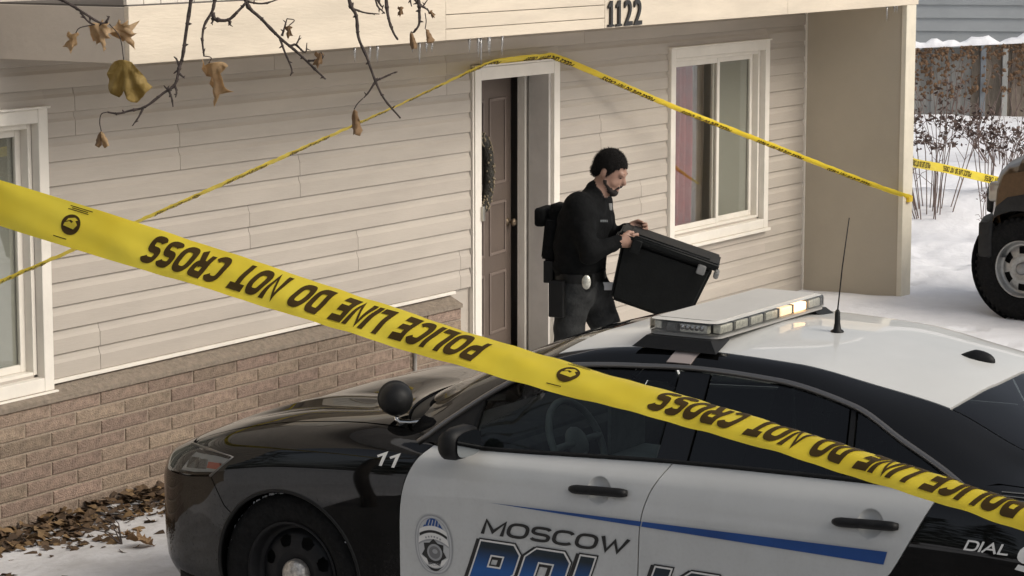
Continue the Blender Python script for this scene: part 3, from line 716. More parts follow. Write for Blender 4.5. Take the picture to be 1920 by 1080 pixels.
car = empty('police_car', (-5.12, -1.985, 0)); tag(car, 'black and white police sedan with light bar parked nose to the house', 'car')
def salted(name, col, rough, coat, dirt, amt):
    """car paint with a film of dried road salt: spatter and streaks, thicker low on the body"""
    m = mat(name, col, rough, noise=3, amt=.03, coat=coat, spec=.0, bump=(4, .012)); nt = m.node_tree; N = nt.nodes.new; L = nt.links.new; b = nt.nodes['Principled BSDF']
    src = b.inputs['Base Color'].links[0].from_socket; tc = N('ShaderNodeTexCoord'); sp_ = N('ShaderNodeSeparateXYZ'); L(tc.outputs['Object'], sp_.inputs[0])
    h = N('ShaderNodeMapRange'); h.inputs['From Min'].default_value = 1.15; h.inputs['From Max'].default_value = .25; L(sp_.outputs['Z'], h.inputs['Value'])
    n1 = N('ShaderNodeTexNoise'); n1.inputs['Scale'].default_value = 70; n1.inputs['Detail'].default_value = 3; L(tc.outputs['Object'], n1.inputs['Vector'])
    mp = N('ShaderNodeMapping'); mp.inputs['Scale'].default_value = (6, 7, 1.6); L(tc.outputs['Object'], mp.inputs[0]); n2 = N('ShaderNodeTexNoise'); n2.inputs['Scale'].default_value = 1.7; n2.inputs['Detail'].default_value = 6; L(mp.outputs[0], n2.inputs['Vector'])
    r1 = N('ShaderNodeMapRange'); r1.inputs['From Min'].default_value = .48; r1.inputs['From Max'].default_value = .72; L(n1.outputs[0], r1.inputs['Value'])
    r2 = N('ShaderNodeMapRange'); r2.inputs['From Min'].default_value = .38; r2.inputs['From Max'].default_value = .75; L(n2.outputs[0], r2.inputs['Value'])
    ad = N('ShaderNodeMath'); ad.operation = 'ADD'; L(r1.outputs[0], ad.inputs[0]); L(r2.outputs[0], ad.inputs[1])
    mu = N('ShaderNodeMath'); mu.operation = 'MULTIPLY'; L(ad.outputs[0], mu.inputs[0]); L(h.outputs[0], mu.inputs[1]); m3 = N('ShaderNodeMath'); m3.operation = 'MULTIPLY'; m3.inputs[1].default_value = amt; m3.use_clamp = True; L(mu.outputs[0], m3.inputs[0])
    mx = N('ShaderNodeMix'); mx.data_type = 'RGBA'; L(m3.outputs[0], mx.inputs['Factor']); L(src, mx.inputs['A']); mx.inputs['B'].default_value = (*dirt, 1); L(mx.outputs['Result'], b.inputs['Base Color'])
    cw = N('ShaderNodeMath'); cw.operation = 'MULTIPLY_ADD'; cw.inputs[1].default_value = -1.5; cw.inputs[2].default_value = coat; cw.use_clamp = True; L(m3.outputs[0], cw.inputs[0]); L(cw.outputs[0], b.inputs['Coat Weight'])
    return m
M_CB = salted('car_black', (.004, .004, .004), .3, .9, (.075, .072, .068), .16)
M_CW = salted('car_white', (.54, .54, .52), .35, .6, (.36, .345, .32), .30)
M_PLAS = mat('black_plastic', (.008, .008, .008), .55, spec=.25, noise=30, amt=.2)
M_RUB = mat('tyre_rubber', (.009, .009, .009), .85, spec=.15, noise=40, amt=.35, bump=(60, .4))
M_STEEL = mat('black_steel_rim', (.008, .008, .009), .5, spec=.25, noise=20, amt=.3)
M_CHROME = mat('chrome', (.62, .60, .57), .16, metal=1)
M_TRIMG = mat('satin_trim', (.20, .19, .18), .3, metal=.8)
M_HUB = mat('dusty_hub', (.50, .47, .43), .38, metal=.7, noise=45, amt=.45, bump=(40, .5))
G_SIDE = glass('tinted_side_glass', (.60, .66, .62), .9)
G_REAR = glass('dark_rear_glass', (.10, .12, .12), 1.15)
G_WS = glass('windscreen_glass', (.60, .64, .62), 1.0)
G_LENS = glass('clear_lens', (.93, .94, .93), 1.2)
M_INT = mat('dark_interior', (.04, .043, .042), .75, noise=12, amt=.3)
M_INT2 = mat('grey_interior', (.22, .235, .225), .7, noise=12, amt=.2)
AC = (1.03, .365); AR = .378; RC = (3.90, .365)
def arc(c, r, a0, a1, n=28): return [(c[0]-r*math.cos(a0+(a1-a0)*i/n), c[1]+r*math.sin(a0+(a1-a0)*i/n)) for i in range(n+1)]
a_in = -math.asin((AC[1]-.235)/AR); a_out = math.pi + math.asin((AC[1]-.225)/AR)
a_seam = math.radians(40)
HL = [(.437, .862), (.60, .867), (.745, .857), (.625, .762), (.48, .740), (.334, .737)]
door_f = [(1.615, .26), (1.612, .45), (1.618, .63), (1.628, .76), (1.655, .87), (1.70, .955), (1.755, 1.014)]
split = [(2.735, .26), (2.742, .5), (2.752, .66), (2.768, .83), (2.795, .93), (2.83, 1.0), (2.872, 1.064)]
door_r = [(3.50, .26), (3.505, .45), (3.56, .57), (3.66, .665), (3.80, .745), (3.845, .80), (3.90, .90), (3.96, 1.02), (3.99, 1.083)]
ZT = [(1.675, 1.012), (1.78, 1.10), (2.02, 1.268), (2.17, 1.343), (2.34, 1.370), (2.6, 1.390), (2.88, 1.402), (3.22, 1.389), (3.56, 1.325), (3.79, 1.222), (4.04, 1.115), (4.09, 1.094)]
ztop = lambda u: float(pchip(*zip(*ZT), u))
belt = lambda u: float(pchip(*zip(*TU[5][1]), u))
ztp = [(u, ztop(u)) for u in np.linspace(1.675, 4.09, 70)]
for sd in (-1, 1):
    arcF = arc(AC, AR, a_seam, a_out)
    fender = uz(arcF, lo=0, hi=5) + uz([(1.615, .225)] + door_f, lo=0, hi=5.02) + us([(1.70, 5.2), (1.60, 5.72)]) + us([(1.60, 5.72), (1.0, 5.6), (.50, 5.42), (.46, 5.2)]) + uz([(.46, .867), (.60, .869), (.745, .857)], lo=0, hi=5.6) + uz([(.745, .857), (.625, .762), (.70, .64), arcF[0]], lo=0, hi=5.6)
    car_panel('fender', fender, M_CB, car, sd)
    car_panel('rocker_panel', uz([(1.455, .225), (3.48, .225)], hi=5)+uz([(3.48, .225), (3.50, .262)], hi=5)+uz([(3.50, .262), (1.46, .262)], hi=5), M_CB, car, sd)
    fd = uz(door_f, True, hi=5.02) + uz([(1.755, 1.014)]+[(u, belt(u)-.002) for u in np.linspace(1.8, 2.85, 12)]+[(2.872, 1.064)], hi=5.02) + uz(split[::-1], True, hi=5.02) + uz([split[0], door_f[0]], hi=5)
    ex = [(2.575+.05*r*math.cos(a), float(car_s(np.array([2.575]), z=np.array([.932+.05*r*math.sin(a)]), hi=5)[0])) for r in (0, .25, .5, .72, .88, 1.0, 1.15) for a in np.linspace(0, 6.1, 20)]
    o1 = car_panel('front_door', fd, M_CW, car, sd, extra=ex)
    rd = uz(split, True, hi=5.02) + uz([(2.872, 1.064)]+[(u, belt(u)-.002) for u in np.linspace(2.9, 3.95, 12)]+[(3.99, 1.083)], hi=5.02) + uz(door_r[::-1], True, hi=5.02) + uz([door_r[0], split[0]], hi=5)
    ex2 = [(3.735+.05*r*math.cos(a), float(car_s(np.array([3.735]), z=np.array([.945+.05*r*math.sin(a)]), hi=5)[0])) for r in (0, .25, .5, .72, .88, 1.0, 1.15) for a in np.linspace(0, 6.1, 20)]
    o2 = car_panel('rear_door', rd, M_CW, car, sd, extra=ex2)
    rarc = arc(RC, AR, math.asin((.62-.365)/AR)*.0+.0, a_out)
    rarc = [p for p in arc(RC, AR, a_in, a_out, 40) if not (p[0] < 3.62 and p[1] < .60) ]
    rarc = [p for p in rarc if p[0] > 3.60]
    quarter = uz([(3.62, .64)] + door_r[3:], hi=5.02) + uz([(3.99, 1.083), (4.05, 1.10)], hi=6.5) + us([(4.05, 5.25), (4.2, 5.8), (4.45, 6.0), (5.0, 6.0)]) + us([(5.0, 6.0), (5.0, 2.6)]) + us([(5.0, 2.6), (4.55, 2.4)]) + uz([(4.55, .55), (4.40, .30)], hi=5) + uz(rarc[::-1], hi=5)
    car_panel('quarter_panel', quarter, M_CB, car, sd)
    car_panel('rear_bumper', us([(4.40, .25), (4.55, 2.4), (5.0, 2.6), (5.0, 6), (5.148, 6), (5.148, 0), (4.40, 0)]), M_CB, car, sd)
    rail = uz(ztp, hi=8) + us([(4.09, 5.12), (4.18, 5.8), (4.47, 6.05), (4.47, 8.0)]) + us([(4.47, 8.0), (1.62, 8.0), (1.60, 5.75), (1.68, 5.05)])
    car_panel('pillar_rail', rail, M_CB, car, sd)
    # side glass behind the outline of the trim
    def lite(name, a, b, m, la=0, lb=0):
        pts = uz([(u, ztop(u)-.006) for u in np.linspace(a, b, 24)], hi=8) + uz([(u, belt(u)+.004) for u in np.linspace(b+lb, a+la, 24)], hi=8)
        return car_panel(name, pts, m, car, sd, off=-.006, flange=False)
    car_panel('mirror_sail', uz([(u, ztop(u)-.006) for u in np.linspace(1.69, 1.93, 10)], hi=8)+uz([(1.93, belt(1.93)+.004), (1.70, belt(1.7)+.004)], hi=8), M_PLAS, car, sd, off=-.002)
    lite('front_side_window', 1.94, 2.79, G_SIDE)
    car_panel('centre_pillar', uz([(u, ztop(u)-.006) for u in np.linspace(2.795, 2.93, 8)], hi=8)+uz([(2.93, belt(2.93)+.004), (2.795, belt(2.8)+.004)], hi=8), M_CB, car, sd, off=-.003)
    lite('rear_side_window', 2.935, 3.54, G_REAR, 0, .05)
    car_panel('window_divider', uz([(3.545, ztop(3.545)-.006), (3.57, ztop(3.57)-.006), (3.62, belt(3.6)+.004), (3.595, belt(3.6)+.004)], hi=8), M_PLAS, car, sd, off=-.003)
    lite('quarter_window', 3.575, 4.0, G_REAR, .05, 0)
    hl = car_panel('headlight', uz(HL+[HL[0]], hi=5.6), G_LENS, car, sd, off=.001)
    # lamp innards
    hb = car_panel('lamp_bowl', uz([(a, b) for a, b in HL]+[HL[0]], hi=5.6), mat('lamp_grey', (.50, .50, .48), .4), hl, sd, off=-.035, gap=.012)
    def lampbit(nm, uu, zz, du, dz, m, off=-.02):
        P = car_pt(np.array([uu-du, uu+du, uu+du*.9, uu-du*.9]), np.array([zz-dz, zz-dz*.8, zz+dz, zz+dz*.8]), off, sd, hi=5.6); Q = car_pt(np.array([uu-du, uu+du, uu+du*.9, uu-du*.9]), np.array([zz-dz, zz-dz*.8, zz+dz, zz+dz*.8]), off-.012, sd, hi=5.6)
        mobj(nm, list(P)+list(Q), [(0,1,2,3),(4,7,6,5),(0,4,5,1),(1,5,6,2),(2,6,7,3),(3,7,4,0)], m, hl)
    lampbit('projector', .47, .80, .04, .028, M_CHROME); lampbit('reflector', .535, .803, .022, .026, mat('lamp_silver', (.5, .5, .48), .2, metal=.9)); lampbit('side_marker', .615, .806, .042, .017, mat('orange_marker', (.60, .13, .07), .3))
    P = car_pt(np.array([p[0] for p in HL+[HL[0]]]), np.array([p[1] for p in HL+[HL[0]]]), .003, sd, hi=5.6)
    MB().tube([tuple(p) for p in P[:4]], .006, 6).build('lamp_trim', M_TRIMG, hl, smooth=True)
    # window surround, belt strip
    zz = np.array([p for p in ztp]); P = car_pt(zz[:, 0], zz[:, 1]+.002, .003, sd, hi=8)
    n_ = int(len(P)*.5)
    MB().tube([tuple(p) for p in P], .012, 8).build('window_trim', M_TRIMG, car, smooth=True)
    P = car_pt(np.linspace(1.76, 4.0, 40), np.array([belt(u)+.004 for u in np.linspace(1.76, 4.0, 40)]), .003, sd, hi=6)
    MB().tube([tuple(p) for p in P], .008, 6).build('belt_strip', M_PLAS, car, smooth=True)
    # wheel-arch lips and wells
    for (c, pts, nm) in ((AC, arc(AC, AR, a_in, a_out, 40), 1), (RC, arc(RC, AR, a_in+.5, a_out, 40), 2)):
        P = car_pt(np.array([p[0] for p in pts]), np.array([p[1] for p in pts]), -.004, sd, hi=5)
        MB().tube([tuple(p) for p in P], .009, 8).build('arch_lip', M_PLAS, car, smooth=True)
        mb = MB(); n = 24; vv = []; ff = []
        for i in range(n+1):
            a = -.35+(math.pi+.7)*i/n
            for vx in (.93, .50): vv.append((sd*vx, -(c[0]-.395*math.cos(a)), c[1]+.395*math.sin(a)))
        for i in range(n): ff.append((2*i, 2*i+1, 2*i+3, 2*i+2))
        mb.add(vv, ff); mb.box((min(sd*.5, sd*.49), -(c[0]+.4), .15), (max(sd*.5, sd*.49), -(c[0]-.4), c[1]+.4)); mb.build('wheel_well', M_PLAS, car)
    # handles
    for (uu, zz_, o) in ((2.579, .930, o1), (3.722, .942, o2)):
        pts = np.linspace(-.128, .128, 17); P = car_pt(uu+pts, zz_+pts*.045, .018, sd, hi=5)
        P[0] = car_pt(uu-.128, zz_-.006, .006, sd, hi=5)[0]; P[-1] = car_pt(uu+.128, zz_+.006, .006, sd, hi=5)[0]
        MB().tube([tuple(p) for p in P], [.012, .0165]+[.0185]*13+[.0175, .013], 10).build('door_handle', M_PLAS, o, smooth=True)
# panels that cross the centre line
bump_l = us([(0.0, 0), (.60, 0)]) + uz([p for p in arc(AC, AR, a_in, a_seam, 14)], hi=5) + uz([(.70, .64), (.625, .762)], hi=5) + uz([(.625, .762), (.48, .740), (.334, .737)], hi=5.6) + uz([(.334, .737), (.437, .862)], hi=5.6) + us([(.437, 5.0), (.40, 5.6), (.33, 7), (.27, 8.5), (.25, 10)]) + us([(.25, 10), (0, 10)]) + us([(0, 10), (0, 0)])
car_panel('front_bumper', bump_l, M_CB, car, both=True)
hood = us([(.252, 10), (.272, 8.5), (.332, 7), (.402, 5.6), (.445, 5.1)]) + us([(.455, 5.2), (.50, 5.44), (1.0, 5.62), (1.57, 5.75)]) + us([(1.57, 5.75), (1.545, 6.5), (1.50, 7.5), (1.44, 8.4), (1.40, 9.2), (1.385, 10)]) + us([(1.385, 10), (.252, 10)])
car_panel('hood', hood, M_CB, car, both=True)
cowl = us([(1.388, 10), (1.403, 9.2), (1.443, 8.4), (1.503, 7.5), (1.55, 6.5), (1.60, 5.8), (1.62, 7.9), (1.50, 8.6), (1.45, 9.2), (1.425, 10)])
car_panel('cowl', cowl, M_PLAS, car, both=True, off=-.012)
ws = us([(1.43, 10), (1.455, 9.2), (1.51, 8.6), (1.64, 8.02)]) + us([(1.64, 8.02), (2.19, 8.02)]) + us([(2.19, 8.02), (2.24, 8.6), (2.27, 9.3), (2.28, 10)]) + us([(2.28, 10), (1.43, 10)])
car_panel('windscreen', ws, G_WS, car, both=True, off=-.004, flange=False)
roof = us([(2.285, 10), (2.275, 9.3), (2.245, 8.6), (2.195, 8.02)]) + us([(2.195, 8.02), (3.884, 8.02)]) + us([(3.884, 8.02), (3.91, 8.6), (3.93, 9.3), (3.935, 10)]) + us([(3.935, 10), (2.285, 10)])
car_panel('roof', roof, M_CW, car, both=True, gap=.0015)
rw = us([(3.94, 10), (3.935, 9.3), (3.915, 8.6), (3.888, 8.02)]) + us([(3.888, 8.02), (4.45, 8.02)]) + us([(4.45, 8.02), (4.47, 9), (4.48, 10)]) + us([(4.48, 10), (3.94, 10)])
car_panel('rear_window', rw, G_REAR, car, both=True, off=-.003, flange=False)
trunk = us([(4.485, 10), (4.475, 9), (4.475, 6.1)]) + us([(4.475, 6.1), (5.0, 6.05), (5.146, 6.05), (5.146, 8), (5.146, 10)]) + us([(5.146, 10), (4.485, 10)])
car_panel('trunk_lid', trunk, M_CB, car, both=True)
# nose and tail caps, underbody
for (uu, nm, mm) in ((.004, 'grille', M_PLAS), (5.146, 'rear_panel', M_CB)):
    s_ = np.linspace(0, 10, 40); v_, z_ = car_P(np.full(40, uu), s_)
    pts = [(-a, -uu, b) for a, b in zip(v_, z_)] + [(a, -uu, b) for a, b in list(zip(v_, z_))[-2::-1]]
    tri = tessellate_polygon([[Vector((p[0], p[2], 0)) for p in pts]]); mobj(nm, pts, tri, mm, car)
MB().box((-.84, -4.9, .17), (.84, -.35, .30)).build('underbody', M_PLAS, car)
# wheels
def make_wheel(u, side):
    wh = empty('wheel', (side*.815, -u, .365), 0, car)
    M = Matrix.Rotation(R(90) if side > 0 else R(-90), 4, 'Y')    # local z -> outward
    prof = [(.235, -.10), (.27, -.118), (.32, -.120), (.352, -.105), (.363, -.07), (.3645, 0), (.363, .07), (.352, .105), (.32, .120), (.27, .118), (.238, .10)]
    MB().lathe(prof, 56, 0, M).build('tyre', M_RUB, wh, smooth=True)
    # pressed steel rim with round vents
    rp = [(.236, .104), (.230, .108), (.222, .10), (.212, .06), (.196, .035), (.188, .045), (.175, .058), (.155, .066), (.125, .072), (.10, .074), (.08, .062), (.0, .060)]
    fine = []
    for (a, b) in zip(rp[:-1], rp[1:]):
        k = 3 if .11 < a[0] < .20 else 1
        for q in range(k): fine.append((a[0]+(b[0]-a[0])*q/k, a[1]+(b[1]-a[1])*q/k))
    fine.append(rp[-1]); n = 128; mb = MB(); vs_ = [M @ Vector((r_*math.cos(6.28318*j/n), r_*math.sin(6.28318*j/n), h)) for r_, h in fine for j in range(n)]
    fs_ = []
    for i in range(len(fine)-1):
        for j in range(n):
            rm = (fine[i][0]+fine[i+1][0])/2; am = 6.28318*(j+.5)/n; hole = False
            for h in range(8):
                ah = 6.28318*(h+.5)/8; dx = rm*math.cos(am)-.150*math.cos(ah); dy = rm*math.sin(am)-.150*math.sin(ah)
                dr = dx*math.cos(ah)+dy*math.sin(ah); dt = -dx*math.sin(ah)+dy*math.cos(ah)
                if (dr/.026)**2+(dt/.033)**2 < 1: hole = True
            if not hole: fs_.append((i*n+j, i*n+(j+1) % n, (i+1)*n+(j+1) % n, (i+1)*n+j))
    mb.add(vs_, fs_); mb.build('rim', M_STEEL, wh, smooth=True)
    MB().lathe([(.222, .0), (.0, .0)], 40, 0, M).build('brake_backing', M_DARK, wh)
    MB().lathe([(.066, .062), (.065, .085), (.055, .098), (.03, .106), (.0, .108)], 32, 0, M).build('hub_cap', M_HUB, wh, smooth=True)
    rs = random.Random(int(u*100)); mb = MB()
    for i in range(46):
        a = rs.uniform(.1, 3.05) if i % 3 else rs.uniform(0, 6.28); r_ = rs.choice((rs.uniform(.335, .362), .352, .356)); sz = rs.uniform(.003, .008)
        p = M @ Vector((r_*math.cos(a), r_*math.sin(a), .106 - max(0, (r_-.34))*1.2)); p = Vector((side*abs(p.x), p.y, abs(p.z)))
        mb.sphere(p, (sz*.7, sz*rs.uniform(.8, 2), sz*rs.uniform(.8, 2)), 0, 6, 4)
    mb.build('snow_clump', M_SNOW, wh, smooth=True)['kind'] = 'stuff'
for u in (AC[0], RC[0]):
    for sd in (-1, 1): make_wheel(u, sd)
# door mirror
for sd in (-1, 1):
    mr = empty('side_mirror', (sd*1.035, -1.955, 1.072), 0, car)
    bm = bmesh.new(); bmesh.ops.create_cube(bm, size=1); bmesh.ops.subdivide_edges(bm, edges=bm.edges[:], cuts=3, use_grid_fill=True)
    for v in bm.verts:
        p = v.co*2; q = Vector((p.x, p.y, p.z)); L = (abs(p.x)**4+abs(p.y)**4+abs(p.z)**4)**.25; q = p/L*1.0 if L > 0 else p
        taper = 1 - .42*max(0, q.y)
        v.co = Vector((q.x*.105*taper, q.y*.062, q.z*.066*taper - .012*max(0, q.y)))
    MB().bm(bm).build('mirror_housing', M_PLAS, mr, smooth=True)
    mb = MB(); pts = [(.088*math.copysign(abs(math.cos(a))**.6, math.cos(a)), .052*math.copysign(abs(math.sin(a))**.6, math.sin(a))) for a in np.linspace(0, 6.2, 28)]
    mb.add([(p[0], -.0625, p[1]) for p in pts], [tuple(range(28))]); mb.build('mirror_glass', mat('mirror_silver', (.5, .52, .52), .05, metal=1), mr)
    MB().tube([(-sd*.08, .0, -.02), (-sd*.15, .03, -.045), (-sd*.19, .04, -.05)], [.022, .026, .03], 8).build('mirror_arm', M_PLAS, mr, smooth=True)
# spotlight on the driver's A-pillar
sp = empty('spotlight', (-.80, -1.50, 1.160), 0, car); sp.scale = (1.04,)*3
Msp = Matrix.Rotation(R(-28), 4, 'Z') @ Matrix.Rotation(R(-90), 4, 'X')   # shell bulges to the rear
MB().lathe([(.0, -.062), (.03, -.058), (.05, -.044), (.063, -.02), (.0685, .01), (.070, .04), (.0715, .042), (.0715, .052), (.066, .055)], 30, 0, Matrix.Rotation(R(-48), 4, 'Z') @ Matrix.Rotation(R(-90), 4, 'X')).build('lamp_shell', M_PLAS, sp, smooth=True)
MB().lathe([(.066, .050), (.0, .050)], 30, 0, Matrix.Rotation(R(-48), 4, 'Z') @ Matrix.Rotation(R(-90), 4, 'X')).build('lamp_lens', mat('lamp_lens', (.5, .5, .5), .1, metal=.6), sp)
MB().tube([(0, 0, -.060), (-.002, 0, -.078), (.0, -.02, -.088), (.01, -.06, -.088), (.02, -.10, -.082), (.035, -.135, -.070), (.06, -.17, -.055)], [.012, .011, .0125, .0115, .0125, .015, .012], 10).build('lamp_arm', M_CHROME, sp, smooth=True)
# light bar
lb = empty('light_bar', (-.085, -2.735, 1.513), 0, car)
LX, LYh, LZ = .50, .165, .058
def rrect(hx, hy, r, n=5):
    o = []
    for cx, cy, a0 in ((hx-r, hy-r, 0), (-hx+r, hy-r, 90), (-hx+r, -hy+r, 180), (hx-r, -hy+r, 270)):
        for i in range(n+1): a = R(a0+90*i/n); o.append((cx+r*math.cos(a), cy+r*math.sin(a)))
    return o
mb = MB(); o = rrect(LX, LYh, .05); n = len(o)
rings = [(o, .006), (o, LZ-.010), (rrect(LX-.006, LYh-.006, .046), LZ-.003)]
vs_ = [(p[0], p[1], z) for r_, z in rings for p in r_]
mb.add(vs_, [(i*n+j, i*n+(j+1) % n, (i+1)*n+(j+1) % n, (i+1)*n+j) for i in range(2) for j in range(n)]); mb.build('bar_lens', G_LENS, lb, smooth=True, auto=40)
mb = MB(); o2 = rrect(LX-.045, LYh-.028, .03); mb.prism(o2, lambda p: (p[0], p[1], LZ+.004), lambda p: (p[0], p[1], LZ-.006)); mb.build('bar_top', mat('bar_top_grey', (.50, .48, .44), .5, noise=4, amt=.05), lb, fix=True)
mb = MB(); o3 = rrect(LX-.002, LYh-.002, .05); o4 = rrect(LX-.0445, LYh-.0275, .031)
vs_ = [(p[0], p[1], LZ-.0035) for p in rrect(LX-.007, LYh-.007, .045)] + [(p[0], p[1], LZ+.0015) for p in o4]
mb.add(vs_, [(j, (j+1) % n, n+(j+1) % n, n+j) for j in range(n)]); mb.build('bar_top_rim', mat('bar_rim', (.55, .53, .48), .45, noise=5, amt=.08), lb, smooth=True)
mb = MB(); mb.prism(rrect(LX-.004, LYh-.004, .048), lambda p: (p[0], p[1], .006), lambda p: (p[0], p[1], -.006)); mb.build('bar_base', mat('bar_base', (.30, .29, .27), .5), lb, fix=True)
M_MOD = mat('led_board', (.62, .60, .52), .3, metal=.3, noise=60, amt=.3); M_MODD = mat('led_divider', (.10, .10, .09), .5)
MB().box((-LX+.09, -LYh+.055, .007), (LX-.09, LYh-.055, LZ-.008)).build('bar_core', mat('bar_core', (.20, .195, .18), .6), lb)
G_LED = emit('lit_warm_led', (1.0, .62, .30), 3.0); G_LED2 = emit('dim_warm_led', (1.0, .74, .46), .8)
for i in range(7):
    x = -LX+.10 + i*.134
    for sy in (-1, 1):
        lit = (sy < 0 and i in (5,)) 
        a, b = sorted((sy*(LYh-.014), sy*(LYh-.050)))
        MB().bbox((x-.052, a, .010), (x+.052, b, LZ-.014), .004).build('led_module', G_LED if lit else G_LED2 if (sy < 0 and i == 4) else M_MOD, lb)
        MB().box((x+.060, a, .008), (x+.068, b, LZ-.012)).build('led_divider', M_MODD, lb)
for sx in (-1, 1):
    a, b = sorted((sx*(LX-.012), sx*(LX-.045)))
    MB().bbox((a, -LYh+.055, .010), (b, .015, LZ-.014), .004).build('led_module', M_MOD, lb)
    for q in range(5): MB().lathe([(.0, .004), (.009, .002), (.011, 0)], 10, 0, Matrix.Translation((sx*(LX-.010), -.085+q*.022, .031)) @ Matrix.Rotation(R(90*sx), 4, 'Y')).build('led_lens', M_CHROME, lb, smooth=True)
    MB().bbox((a, .03, .010), (b, .075, LZ-.014), .004).build('led_module', M_MODD, lb)
    # foot: wedge bracket down to the roof edge
    xo, xi = sx*.565, sx*.40
    vv = [(xi, -.155, -.007), (xo*.93, -.145, -.007), (xo*.93, .145, -.007), (xi, .155, -.007), (xi, -.165, -.018), (xo, -.19, -.052), (xo, .19, -.052), (xi, .165, -.018)]
    MB().add(vv, [(0,1,2,3),(4,7,6,5),(0,4,5,1),(1,5,6,2),(2,6,7,3),(3,7,4,0)]).build('bar_foot', M_PLAS, lb, fix=True)
car_panel('strap_hook', uz([(2.735, 1.456), (2.845, 1.456), (2.83, 1.414), (2.72, 1.413), (2.735, 1.456)], hi=8.0), mat('strap_grey', (.34, .29, .27), .5), car, off=.006, depth=.006)
# aerials
an = empty('whip_antenna', (-.06, -3.17, 1.488), 0, car)
MB().lathe([(.028, -.004), (.027, .008), (.016, .016), (.012, .04), (.011, .085), (.006, .095)], 16).build('antenna_base', M_PLAS, an, smooth=True)
MB().tube([(0, 0, .09), (.012, -.012, .27), (.03, -.03, .47)], [.0032, .0026, .0022], 6).build('antenna_rod', M_PLAS, an, smooth=True)
bm = bmesh.new(); bmesh.ops.create_uvsphere(bm, u_segments=24, v_segments=14, radius=1)
for v in bm.verts:
    y = v.co.y; v.co = Vector((v.co.x*.034*(1-.35*max(0, y)), y*.085, max(-.3, v.co.z)*.042*(1-.55*max(0, y))))
MB().bm(bm).build('shark_fin', M_PLAS, car, smooth=True, loc=(0, -3.745, 1.420))
# cabin
mb = MB().bbox((-.74, -1.95, .62), (.74, -1.50, 1.02), .05).bbox((-.70, -2.02, .80), (.70, -1.85, .99), .05); mb.build('dashboard', M_INT, car, smooth=True, auto=40)
MB().bbox((-.80, -4.5, .28), (.80, -1.4, .34), .02).build('cabin_floor', M_DARK, car)
st = empty('steering_wheel', (-.38, -2.13, .975), 0, car); Ms = Matrix.Rotation(R(64), 4, 'X')
mb = MB().tube([Ms @ Vector((.185*math.cos(a), .185*math.sin(a), 0)) for a in np.linspace(0, 6.2832, 37)], .0155, 10, cap=False); mb.build('wheel_ring', M_INT2, st, smooth=True)
mb = MB()
for a in (R(0), R(180), R(-90)): mb.tube([Ms @ Vector((.05*math.cos(a), .05*math.sin(a), .01)), Ms @ Vector((.18*math.cos(a), .18*math.sin(a), 0))], .016, 8)
mb.sphere((0, 0, 0), (.075, .07, .03), 0, 16, 10, Ms.to_3x3()); mb.build('wheel_spokes', mat('light_grey_spoke', (.25, .26, .25), .5), st, smooth=True)
for sx in (-.38, .38):
    se = empty('front_seat', (sx, -2.72, .36), 0, car)
    MB().bbox((-.25, -.28, 0), (.25, .28, .24), .07, seg=4).build('seat_cushion', M_INT, se, smooth=True)
    bm = bmesh.new(); bmesh.ops.create_cube(bm, size=1); bmesh.ops.bevel(bm, geom=bm.edges[:], offset=.12, segments=4, affect='EDGES')
    Mb = Matrix.Translation((0, -.33, .50)) @ Matrix.Rotation(R(16), 4, 'X')
    for v in bm.verts: v.co = Mb @ Vector((v.co.x*.5, v.co.y*.16, v.co.z*.66))
    MB().bm(bm).build('seat_back', M_INT, se, smooth=True)
    bm = bmesh.new(); bmesh.ops.create_cube(bm, size=1); bmesh.ops.bevel(bm, geom=bm.edges[:], offset=.2, segments=4, affect='EDGES')
    Mb = Matrix.Translation((0, -.42, .90)) @ Matrix.Rotation(R(16), 4, 'X')
    for v in bm.verts: v.co = Mb @ Vector((v.co.x*.27, v.co.y*.10, v.co.z*.18))
    MB().bm(bm).build('head_rest', M_INT, se, smooth=True)
MB().bbox((-.62, -4.05, .36), (.62, -3.45, .62), .06).bbox((-.62, -4.2, .5), (.62, -4.0, 1.05), .06).build('rear_bench', M_INT, car, smooth=True, auto=40)
mb = MB(); 
for x in np.linspace(-.56, .56, 9): mb.tube([(x, -3.26, .62), (x, -3.22, 1.32)], .007, 6)
mb.tube([(-.62, -3.22, 1.33), (.62, -3.22, 1.33)], .014, 8).tube([(-.68, -3.24, 1.0), (.68, -3.24, 1.0)], .016, 8); mb.build('cage_partition', M_INT2, car, smooth=True)
cp = empty('computer_mount', (.06, -2.12, .82), 0, car)
MB().bbox((-.15, -.01, .05), (.15, .012, .27), .006).build('laptop_screen', M_INT2, cp); MB().bbox((-.15, -.22, .03), (.15, 0, .05), .006).build('laptop_base', M_INT2, cp); MB().tube([(0, -.1, -.4), (0, -.1, .03)], .02, 8).build('mount_post', M_INT, cp)
